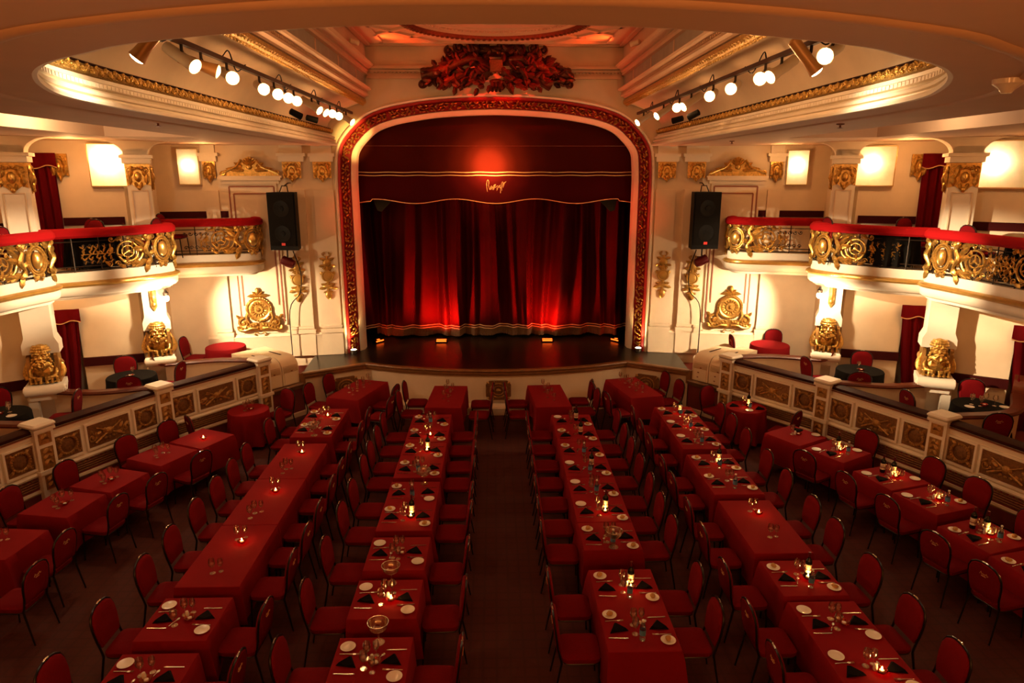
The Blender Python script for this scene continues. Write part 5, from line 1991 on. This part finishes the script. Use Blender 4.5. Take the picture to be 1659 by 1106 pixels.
def make_napkin():
    """folded triangle standing a little off the cloth"""
    mb = MB()
    mb.add([(-.105, -.05, .0), (.105, -.05, .0), (.0, .10, .004), (-.075, -.03, .028), (.075, -.03, .028), (0, .055, .040), (0, -.065, .022)],
           [(0, 1, 6), (0, 6, 3), (1, 4, 6), (3, 6, 4), (3, 4, 5), (0, 3, 5), (0, 5, 2), (1, 2, 5), (1, 5, 4), (0, 2, 1)])
    return tag(mb.build('napkin', 'napkin', None, True, 20), 'x', 'napkin')


def make_knife():
    t = thing('table_knife', 'x', 'knife')
    MB().slab_xz([(-.105, .001), (-.02, .001), (-.02, .006), (-.105, .007)], -.006, .006).build('handle', 'steel', t)
    MB().add([(-.02, -.006, .003), (.07, -.009, .003), (.10, .002, .003), (.09, .007, .003), (-.02, .006, .003), (-.02, -.006, .005), (.07, -.009, .0045), (.10, .002, .004), (.09, .007, .005), (-.02, .006, .005)],
             [(4, 3, 2, 1, 0), (5, 6, 7, 8, 9), (0, 1, 6, 5), (1, 2, 7, 6), (2, 3, 8, 7), (3, 4, 9, 8), (4, 0, 5, 9)]).build('blade', 'steel', t, False)
    return t


def make_fork():
    t = thing('table_fork', 'x', 'fork')
    mb = MB()
    mb.tube([(-.10, 0, .004), (-.03, 0, .008), (.03, 0, .006)], [.007, .004, .005], 6, flat=.5)
    mb.build('handle', 'steel', t)
    mb = MB()
    mb.box((.045, 0, .006), (.03, .022, .003))
    for k in range(4):
        mb.tube([(.058, (k - 1.5) * .006, .006), (.095, (k - 1.5) * .006, .010)], .0018, 4)
    mb.build('tines', 'steel', t, False)
    return t


def make_spoon():
    t = thing('teaspoon', 'x', 'spoon')
    MB().tube([(-.08, 0, .004), (-.02, 0, .008), (.03, 0, .005)], [.006, .003, .003], 6, flat=.5).build('handle', 'steel', t)
    MB().ell((.05, 0, .006), (.026, .016, .006), 12, 6).build('bowl', 'steel', t)
    return t


def make_wineglass(h, r, name):
    t = thing(name, 'x', 'glass')
    mb = MB()
    z0 = h * .42
    mb.lathe([(.004, z0), (r * .55, z0 + h * .05), (r * .95, z0 + h * .20), (r, z0 + h * .30), (r * .92, z0 + h * .45), (r * .80, h), (r * .78, h), (r * .90, z0 + h * .45), (r * .97, z0 + h * .30), (r * .9, z0 + h * .2), (r * .5, z0 + h * .06), (.004, z0 + h * .015)], 18, caps=False)
    mb.build('bowl', 'glass', t)
    mb = MB()
    mb.lathe([(r * .85, .0), (r * .85, .003), (r * .3, .007), (.004, .014), (.0035, z0 * .6), (.006, z0), (.002, z0 + .002)], 14)
    mb.build('stem', 'glass', t)
    return t


def make_candle():
    t = thing('candle_holder', 'x', 'candle')
    mb = MB()
    mb.lathe([(.001, .0), (.030, .0), (.036, .004), (.052, .018), (.060, .034), (.056, .035), (.046, .020), (.03, .008), (.001, .006)], 20)
    mb.build('dish', 'glass_red', t)
    mb = MB()
    mb.lathe([(.001, .008), (.020, .008), (.021, .030), (.018, .031), (.001, .029)], 14)
    wax = mb.build('wax', 'wax', t)
    mb = MB()
    mb.lathe([(.001, .032), (.006, .038), (.008, .045), (.005, .056), (.001, .068)], 10)
    mb.build('flame', 'flame', wax)
    return t


def make_tea_dish():
    t = thing('candle_dish', 'x', 'candle dish')
    mb = MB()
    mb.lathe([(.001, .0), (.030, .0), (.036, .004), (.052, .018), (.060, .034), (.056, .035), (.046, .020), (.03, .008), (.001, .006)], 20)
    mb.build('dish', 'glass_red', t)
    mb = MB()
    mb.lathe([(.001, .008), (.020, .008), (.021, .026), (.001, .027)], 14)
    mb.build('wax', 'wax', t)
    return t


def make_shaker():
    t = thing('salt_shaker', 'x', 'shaker')
    mb = MB()
    mb.lathe([(.001, 0), (.018, 0), (.022, .01), (.022, .04), (.018, .058), (.001, .06)], 14)
    mb.build('body', 'porcelain', t)
    mb = MB()
    mb.lathe([(.018, .057), (.015, .070), (.006, .076), (.001, .077)], 14)
    mb.build('cap', 'porcelain', t)
    return t


def make_wine_bottle():
    t = thing('wine_bottle', 'x', 'bottle')
    mb = MB()
    mb.lathe([(.001, .004), (.034, 0), (.038, .006), (.038, .185), (.034, .205), (.018, .225), (.0145, .24), (.0145, .295), (.001, .296)], 20)
    body = mb.build('body', 'wine_bottle', t)
    mb = MB()
    mb.lathe([(.0152, .245), (.0155, .297), (.017, .298), (.016, .305), (.001, .306)], 14)
    mb.build('capsule', 'foil', t)
    mb = MB()
    mb.lathe([(.0388, .055), (.0388, .155)], 20, caps=False)
    mb.cur = 1
    mb.lathe([(.0392, .085), (.0392, .10)], 20, caps=False)
    mb.lathe([(.0392, .115), (.0392, .119)], 20, caps=False)
    mb.build('label', ['label_paper', 'label_ink'], body)
    return t


def make_water_bottle():
    t = thing('water_bottle', 'x', 'bottle')
    mb = MB()
    mb.lathe([(.001, .003), (.028, 0), (.032, .008), (.031, .05), (.032, .06), (.031, .13), (.032, .14), (.028, .17), (.014, .20), (.013, .218)], 18)
    mb.build('body', 'plastic_clear', t)
    mb = MB()
    mb.lathe([(.0325, .065), (.0325, .125)], 18, caps=False)
    mb.build('label', 'label_blue', t)
    mb = MB()
    mb.lathe([(.001, .214), (.015, .214), (.015, .232), (.001, .233)], 12)
    mb.build('cap', 'porcelain', t)
    return t


def make_bowl():
    t = thing('footed_bowl', 'x', 'bowl')
    mb = MB()
    mb.lathe([(.004, .13), (.05, .135), (.09, .17), (.105, .22), (.108, .235), (.103, .235), (.09, .18), (.05, .145), (.004, .14)], 26, caps=False)
    mb.build('bowl', 'glass', t)
    mb = MB()
    mb.tube([(.106 * cos(2 * pi * i / 30), .106 * sin(2 * pi * i / 30), .236) for i in range(30)], .0035, 6, True)
    mb.build('rim', 'steel', t)
    mb = MB()
    mb.lathe([(.06, 0), (.06, .004), (.02, .012), (.008, .03), (.012, .07), (.007, .12), (.02, .135)], 16)
    mb.build('foot', 'glass', t)
    return t


PLATE, ROLL, NAPKIN, KNIFE, FORK, SPOON = Proto(make_plate()), Proto(make_roll()), Proto(make_napkin()), Proto(make_knife()), Proto(make_fork()), Proto(make_spoon())
WINE = Proto(make_wineglass(.165, .034, 'wine_glass'))
WATER = Proto(make_wineglass(.190, .040, 'water_goblet'))
CANDLE, DISH, SHAKER, WBOT, AQUA, BOWL = Proto(make_candle()), Proto(make_tea_dish()), Proto(make_shaker()), Proto(make_wine_bottle()), Proto(make_water_bottle()), Proto(make_bowl())
TOP = .753


class Frame:
    """local table frame: +v runs towards the stage, +u to the right"""

    def __init__(self, x, y, rz=0.0, z=TOP):
        self.x, self.y, self.rz, self.z = x, y, rz, z

    def __call__(self, u, v, dz=0.0):
        c, s_ = cos(self.rz), sin(self.rz)
        return (self.x + u * c - v * s_, self.y + u * s_ + v * c, self.z + dz)


def J(a=.006):
    return random.uniform(-a, a)


def seat_setting(F, side, spot, bread, w=.75):
    """side -1: diner on the left (facing +u), +1: diner on the right"""
    k = side
    e = w / 2
    p = F(k * (e - .11) + J(), -k * .215 + J())
    q = random.uniform(-.3, .3)
    PLATE.put(p, q, 'white bread plate%s, %s' % (' with roll' if bread else '', spot), 'bread plates')
    if bread:
        ROLL.put((p[0] + J(.01), p[1] + J(.01), p[2] + .009), random.uniform(0, 3), 'brown bread roll, %s' % spot, 'bread rolls')
    NAPKIN.put(F(k * (e - .16) + J(), .02 * k + J(.01)), F.rz + random.uniform(-.25, .25), 'folded black napkin, %s' % spot, 'black napkins')
    d = F.rz + (0 if k < 0 else pi)
    FORK.put(F(k * (e - .15) + J(), -k * .115 + J(.004)), d + random.uniform(-.08, .08), 'table fork, %s' % spot, 'table forks')
    KNIFE.put(F(k * (e - .15) + J(), k * .165 + J(.004)), d + random.uniform(-.06, .06), 'table knife, %s' % spot, 'table knives')
    if random.random() < .5:
        SPOON.put(F(k * (e - .29) + J(), k * .06), F.rz + 1.3 + random.uniform(-.4, .4), 'teaspoon, %s' % spot, 'teaspoons')


def centre(F, spot, glasses=2, candle=None, wine=0, aqua=0, shaker=False, big=False):
    spots = [(-.035, .06), (.05, .10), (-.05, -.10), (.035, -.14)]
    for g in range(glasses):
        u, v = spots[g]
        P_ = WATER if g % 2 == 0 else WINE
        P_.put(F(u + J(.012), v + J(.015)), 0, '%s, %s glass, %s' % ('tall stemmed goblet' if g % 2 == 0 else 'small wine glass', ('far left', 'far right', 'near left', 'near right')[g], spot), 'stemmed glasses')
    if candle == 'lit':
        p = F(.055 + J(), -.02 + J())
        CANDLE.put(p, 0, 'lit candle in red dish, ' + spot, 'lit candles')
        lamp('POINT', 'candle_light', (p[0], p[1], p[2] + .085), 0.9, (1, .40, .10), .012)
    elif candle == 'out':
        DISH.put(F(.055 + J(), -.02 + J()), 0, 'unlit candle in red dish, ' + spot, 'unlit candles')
    if shaker:
        SHAKER.put(F(.015 + J(), .02 + J()), 0, 'white salt shaker, ' + spot, 'salt shakers')
    for k in range(wine):
        WBOT.put(F(.07 - .06 * k + J(), .045 + .14 * k), random.uniform(0, 6), '%sdark wine bottle, cream label, %s' % ('' if k == 0 else 'second ', spot), 'wine bottles')
    for k in range(aqua):
        AQUA.put(F(.01 + J(), -.19 + .3 * k), 0, '%sclear water bottle, blue label, %s' % ('' if k == 0 else 'second ', spot), 'water bottles')


# ---- the four long rows
ROWNAME = {'L2': 'outer left row', 'L3': 'left aisle row', 'R3': 'right aisle row', 'R4': 'outer right row'}
XC = {'L2': -3.345, 'L3': -1.235, 'R3': 1.487, 'R4': 3.62}
TW = .75
# tables: (far edge, near edge)
TBL = {'L2': [(13.20, 11.66), (11.36, 9.94), (9.93, 8.50), (8.49, 7.06), (6.86, 6.12), (5.94, 5.2)],
       'L3': [(12.80, 11.37), (11.36, 9.92), (9.78, 8.28), (8.12, 7.34), (7.15, 6.42), (6.13, 5.4)],
       'R3': [(12.73, 11.31), (11.30, 9.88), (9.87, 8.45), (8.44, 7.73), (7.30, 5.84)],
       'R4': [(13.13, 12.40), (12.39, 10.94), (10.72, 9.22), (9.03, 7.60), (7.44, 6.71), (6.61, 5.14)]}
for r, L in TBL.items():
    for i, (a, b) in enumerate(L):
        table(XC[r], (a + b) / 2, TW, a - b, 0, '%s from the stage in the %s' % (ORD[i], ROWNAME[r]))
CH = {('L2', 1): [12.65, 11.90, 10.88, 10.24, 9.57, 8.81, 8.16, 7.47, 6.49, 5.65],
      ('L2', -1): [12.68, 12.05, 10.87, 10.23, 9.56, 8.85, 8.10, 7.40, 6.51, 5.62],
      ('L3', 1): [12.35, 11.65, 10.94, 10.27, 9.33, 8.72, 7.74, 6.84, 5.83],
      ('L3', -1): [12.34, 11.66, 10.93, 10.33, 9.42, 8.69, 7.76, 6.84, 5.83],
      ('R3', -1): [12.35, 11.65, 10.95, 10.25, 9.54, 8.83, 8.15, 7.00, 6.29],
      ('R3', 1): [12.37, 11.64, 10.99, 10.26, 9.55, 8.88, 8.20, 7.06, 6.36],
      ('R4', -1): [12.59, 11.87, 11.16, 10.20, 9.57, 8.68, 7.99, 7.13, 6.33, 5.63],
      ('R4', 1): [12.75, 12.08, 11.34, 10.37, 9.62, 8.71, 8.05, 7.16, 6.35, 5.64]}
SIDEX = {'L2': (.46, .45), 'L3': (.50, .46), 'R3': (.46, .46), 'R4': (.50, .46)}
for (r, sd), ys in CH.items():
    for i, y in enumerate(ys):
        x = XC[r] + sd * (TW / 2 + (SIDEX[r][0] if sd < 0 else SIDEX[r][1]) - .235)
        chair(x, y, pi / 2 if sd > 0 else -pi / 2, 'red banquet chair, %s from the stage, %s side of the %s' % (ORD[i], 'right' if sd > 0 else 'left', ROWNAME[r]), 'banquet chairs along the %s' % ROWNAME[r])

# settings: (y centre, plates?, bread left, bread right, centre options)
U = .722
def units(r, y_far, n, start, **kw):
    for i in range(n):
        yc = y_far - U * (i + .5)
        idx = start + i
        spot = '%s place from stage, %s' % (ORD[idx], ROWNAME[r])
        F = Frame(XC[r], yc)
        o = {k: (v[i] if isinstance(v, (list, tuple)) else v) for k, v in kw.items()}
        if o.pop('set', True):
            seat_setting(F, -1, spot + ', left side', o.pop('bl', False))
            seat_setting(F, 1, spot + ', right side', o.pop('br', False))
        else:
            o.pop('bl', 0), o.pop('br', 0)
        centre(F, spot, **o)

units('L2', 13.12, 2, 0, bl=True, br=True, candle=['lit', None], aqua=[0, 0], glasses=3)
units('L2', 11.3, 5, 2, set=False, candle=['lit', None, 'lit', None, 'lit'], glasses=[2, 3, 2, 3, 2])
units('L2', 7.65, 1, 7, set=False, glasses=2)
units('L2', 6.85, 1, 8, candle=['out'], shaker=True, glasses=3)
units('L2', 5.93, 1, 9, candle=['out'], shaker=True, glasses=2)
units('L3', 12.78, 4, 0, bl=True, br=True, candle=[None, 'lit', 'lit', None], wine=[0, 0, 1, 0], aqua=[1, 0, 0, 1], glasses=[3, 2, 2, 3])
units('L3', 9.75, 2, 4, bl=True, br=[False, True], candle=[None, 'lit'], wine=[0, 1], aqua=[1, 0], glasses=[1, 3])
units('L3', 8.10, 1, 6, candle=['out'], shaker=True, glasses=4)
units('L3', 7.14, 1, 7, candle=['lit'], shaker=True, glasses=3)
units('L3', 6.12, 1, 8, candle=['out'], shaker=True, glasses=4)
units('R3', 12.72, 7, 0, bl=[False, True, True, False, False, False, True], br=True, candle=[None, None, None, None, None, 'lit', None], wine=[1, 1, 0, 1, 0, 1, 0], aqua=[0, 0, 1, 1, 1, 0, 1], glasses=[3, 2, 2, 2, 3, 3, 3])
units('R3', 7.29, 2, 7, bl=True, br=True, candle=['lit', None], wine=[1, 0], aqua=[1, 1], glasses=[3, 3], shaker=[True, False])
units('R4', 13.12, 3, 0, bl=[True, False, False], br=True, candle=['lit', 'lit', None], wine=[1, 0, 0], aqua=[1, 1, 1], glasses=[2, 3, 3])
units('R4', 10.70, 2, 3, bl=True, br=True, candle=['lit', None], wine=[1, 0], aqua=[1, 1], shaker=[True, False], glasses=[2, 2])
units('R4', 9.0, 2, 5, set=False, candle=['lit', None], glasses=[2, 2])
units('R4', 7.43, 1, 7, bl=True, br=True, candle=['lit'], wine=[1], aqua=[1], glasses=[2])
units('R4', 6.59, 2, 8, candle=['out', 'lit'], shaker=[False, True], glasses=[3, 2])
# big footed bowls standing at the table ends
for x, y, l in ((-3.30, 11.58, 'at the far end of the long bare table'), (-1.10, 9.70, 'on the third table of the left aisle row'), (-1.22, 7.08, 'on the fifth table of the left aisle row'), (-1.2, 6.05, 'on the sixth table of the left aisle row'), (1.50, 7.80, 'at the near end of the long right aisle row')):
    yy = y
    if x == -3.30:
        yy = 11.74
    BOWL.put((x, yy, TOP), 0, 'large footed glass bowl ' + l, 'footed glass bowls')

# ---- tables along the parapets
TAB_L = [(-5.28, 11.66, -25), (-5.66, 10.95, -24), (-6.02, 9.98, -17), (-6.26, 9.18, -10), (-6.42, 8.10, -5)]
TAB_R = [(5.47, 11.53, 30), (5.88, 10.80, 30), (6.22, 9.75, 17), (6.42, 8.98, 17), (6.46, 7.98, 17), (6.62, 7.20, 13)]
PR = {-1: 'left parapet row', 1: 'right parapet row'}
for s, T in ((-1, TAB_L), (1, TAB_R)):
    for i, (x, y, a) in enumerate(T):
        rz = math.radians(a)
        w = .78
        table(x, y, w, .74, rz, '%s from the stage in the %s' % (ORD[i], PR[s]), 'small tables along the parapets')
        F = Frame(x, y, rz)
        spot = '%s table of the %s' % (ORD[i], PR[s])
        if s < 0:
            centre(F, spot, 4 if i else 0, ['lit', None, 'out', 'out', None][i])
        else:
            seat = i > 0
            if i == 0:
                PLATE.put(F(.30, -.2), 0, 'white bread plate at the edge of the first table of the right parapet row', 'bread plates')
                NAPKIN.put(F(.22, .12), rz, 'folded black napkin on the first table of the right parapet row', 'black napkins')
                centre(F, spot, 2, 'out', 0, 0, True)
            else:
                seat_setting(F, -1, spot + ', aisle side', i in (4, 5), w)
                PLATE.put(F(.28, -.18), 0, 'white bread plate, %s, parapet side' % spot, 'bread plates')
                if i > 2:
                    q = F(.28, -.18, .009)
                    ROLL.put(q, .5, 'brown bread roll, %s, parapet side' % spot, 'bread rolls')
                centre(F, spot, 4, 'lit', [0, 1, 2, 0, 2, 1][i], [0, 1, 0, 1, 1, 0][i], True)
# chairs there: at the parapet side (+) and the aisle side (-)
def side_chair(s, i, sd, back=.46, dv=0.0):
    x, y, a = (TAB_L if s < 0 else TAB_R)[i]
    rz = math.radians(a)
    F = Frame(x, y, rz, 0)
    u = s * sd * (.39 + back - .235)
    p = F(u, dv)
    face = rz + (pi / 2 if s * sd > 0 else -pi / 2)
    chair(p[0], p[1], face, 'red banquet chair on the %s side of the %s table in the %s' % ('parapet' if sd > 0 else 'aisle', ORD[i], PR[s]), 'chairs along the parapets')
for s, PARS, AIS in ((-1, (0, 1, 2, 3), (1, 2, 3, 4)), (1, (1, 2, 3, 4), (1, 2, 3, 4, 5))):
    for i in PARS:
        side_chair(s, i, 1, .44)
    for i in AIS:
        side_chair(s, i, -1, .46)
chair(-5.70, 7.30, math.radians(85), 'red banquet chair seen from behind at the lower edge of the left parapet row', 'chairs along the parapets')
chair(-6.75, 12.9 - .05, 0, 'x', 'x') if False else None

# ---- tables at the foot of the stage
STG = [(-3.02, 14.46, .74, 1.40, -18, 'nearest the left stage corner'), (-1.03, 13.93, .74, 1.48, -3, 'left of the stage roundel'), (1.15, 13.93, .74, 1.50, 4, 'right of the stage roundel'), (3.08, 14.46, .74, 1.42, 13, 'nearest the right stage corner')]
for i, (x, y, w, d, a, l) in enumerate(STG):
    rz = math.radians(a)
    table(x, y, w, d, rz, l, 'tables at the foot of the stage')
    F = Frame(x, y, rz)
    n = [8, 6, 6, 8][i]
    for g in range(n):
        P_ = WINE if g % 2 else WATER
        P_.put(F(-.06 + .12 * (g % 2) + J(.02), .58 - 1.1 * (g / n) + J(.02)), 0, '%s, %s of the glasses on the stage-side table %s' % ('small wine glass' if g % 2 else 'tall goblet', ORD[g], l), 'stemmed glasses')
STCH = [(-3.55, 14.92, -112, 'behind the table in the left stage corner'), (-3.80, 14.22, -108, 'on the left of the table in the left stage corner'), (-2.42, 14.22, 72, 'on the right of the table in the left stage corner'), (-2.40, 13.5, 72, 'near the right end of the table in the left stage corner'),
        (-1.72, 14.38, -92, 'farther one left of the table beside the roundel'), (-1.76, 13.66, -92, 'nearer one left of the table beside the roundel'), (-.32, 14.25, 88, 'farther one between the left table and the roundel'), (-.34, 13.55, 88, 'nearer one between the left table and the roundel'),
        (.48, 14.25, -88, 'farther one between the roundel and the right table'), (.50, 13.55, -88, 'nearer one between the roundel and the right table'), (1.86, 14.38, 94, 'farther one right of the table beside the roundel'), (1.90, 13.72, 94, 'nearer one right of the table beside the roundel'),
        (2.42, 14.3, -78, 'on the left of the table in the right stage corner'), (2.6, 13.6, -78, 'near the left end of the table in the right stage corner'), (3.66, 14.92, 104, 'behind the table in the right stage corner'), (3.82, 14.28, 102, 'on the right of the table in the right stage corner')]
for x, y, a, l in STCH:
    chair(x, y, math.radians(a), 'red banquet chair ' + l, 'chairs at the foot of the stage')

# ---- round tables on the floor by the parapet ends
round_table(-4.98, 13.17, 0, .40, 'cloth', 'red', 'at the stage end of the left parapet')
round_table(5.12, 13.08, 0, .40, 'cloth', 'red', 'at the stage end of the right parapet')
chair(-4.55, 13.68, math.radians(150), 'red banquet chair between the left round floor table and the stage corner', 'chairs at the round floor tables')
chair(-5.58, 12.48, math.radians(-48), 'red banquet chair between the left parapet and the round floor table', 'chairs at the round floor tables')
chair(4.70, 13.66, math.radians(-152), 'red banquet chair between the right round floor table and the stage corner', 'chairs at the round floor tables')
chair(5.62, 12.46, math.radians(44), 'red banquet chair between the right parapet and the round floor table', 'chairs at the round floor tables')
centre(Frame(-4.98, 13.2), 'the round table by the left parapet', 3, 'out')
Fr = Frame(5.12, 13.1)
centre(Fr, 'the round table by the right parapet', 1, 'lit', 1, 1)
PLATE.put(Fr(-.02, -.25), 0, 'white bread plate on the round table by the right parapet', 'bread plates')
NAPKIN.put(Fr(.22, -.15), 0, 'black napkin at the right of the round table by the right parapet', 'black napkins')
NAPKIN.put(Fr(-.24, .05), 0, 'black napkin at the left of the round table by the right parapet', 'black napkins')

# ---- tables and chairs in the lower boxes (floor at 0.75 m)
BZ = .75
BOX = [(-7.18, 13.12, 'cloth_black', 'black', 'in the middle box on the left'), (-8.25, 10.95, 'cloth_black', 'black', 'in the near box on the left'),
       (7.42, 13.15, 'cloth_black', 'black', 'in the middle box on the right'), (8.38, 10.95, 'cloth_black', 'black', 'in the near box on the right'),
       (-6.22, 15.45, 'cloth', 'red', 'in the far box on the left'), (6.42, 15.3, 'cloth', 'red', 'in the far box on the right')]
for x, y, m, c, l in BOX:
    round_table(x, y, BZ, .45 if c == 'black' else .44, m, c, l)
    F = Frame(x, y, 0, BZ + TOP)
    if c == 'black':
        if 'near' in l:
            for g in range(4):
                WATER.put(F([-.14, -.05, .12, .2][g], [.05, -.05, .08, -.04][g]), 0, 'large stemmed goblet, %s on the black table %s' % (ORD[g], l), 'goblets in the boxes')
            PLATE.put(F(-.28, -.10), 0, 'white plate at the left on the black table ' + l, 'plates in the boxes')
            PLATE.put(F(.30, -.14), 0, 'white plate at the right on the black table ' + l, 'plates in the boxes')
            DISH.put(F(.03, -.02), 0, 'unlit red glass candle dish on the black table ' + l, 'unlit candles')
        else:
            DISH.put(F(.0, -.05), 0, 'unlit red glass candle dish on the black table ' + l, 'unlit candles')
            WINE.put(F(.0, .07), 0, 'single small glass on the black table ' + l, 'goblets in the boxes')
BCH = [(-7.60, 13.62 - .0, -158, 'brightly lit behind the black table in the left middle box'), (-6.95, 12.70, 20, 'before the black table in the left middle box'), (-6.62, 13.42, 85, 'beside the partition in the left middle box'),
       (-7.62, 11.55, 100, 'beside the black table in the left near box'), (-8.3, 10.3, 0, 'before the black table in the left near box'), (-8.75, 11.5, -160, 'behind the black table in the left near box'),
       (7.78, 13.62, 165, 'brightly lit behind the black table in the right middle box'), (7.05, 12.62, -12, 'before the black table in the right middle box'), (6.72, 13.48, -85, 'beside the partition in the right middle box'),
       (7.50, 11.2, -88, 'beside the black table in the right near box'), (8.72, 11.55, 165, 'brightly lit behind the black table in the right near box'), (8.05, 10.30, -10, 'before the black table in the right near box'),
       (-6.95, 15.55, -92, 'beside the red round table in the left far box'), (6.75, 15.72, 175, 'behind the red round table in the right far box'), (5.85, 15.45, -95, 'half hidden stagewards of the red table in the right far box')]
for x, y, a, l in BCH:
    chair(x, y, math.radians(a), 'red chair ' + l, 'chairs in the lower boxes', BZ)

# ---- chairs showing above the velvet rails of the upper boxes
UCH = [(-8.55, 11.75, 90, 'left near'), (-8.05, 13.55, 150, 'left middle'), (-7.80, 13.30, 160, 'left middle'), (-7.05, 14.0, 90, 'left middle'), (-7.1, 15.5, -90, 'left far'),
       (7.1, 13.95, -90, 'right middle'), (8.35, 13.45, 200, 'right middle'), (8.5, 11.75, -90, 'right near'), (9.15, 10.4, 190, 'right near')]
seen = {}
for x, y, a, l in UCH:
    k = seen[l] = seen.get(l, -1) + 1
    chair(x, y, math.radians(a), 'red chair showing above the %s balcony rail, %s one there' % (l, ORD[k]), 'chairs on the balconies', 3.56)

for x, y, l in ((-8.85, 11.0, 'near balcony on the left'), (-7.75, 13.45, 'middle balcony on the left'), (7.85, 13.3, 'middle balcony on the right'), (8.85, 10.9, 'near balcony on the right')):
    round_table(x, y, 3.56, .45, 'cloth_black', 'black', 'added as dark backing, ' + l)  # tables added to darken what shows through the railings
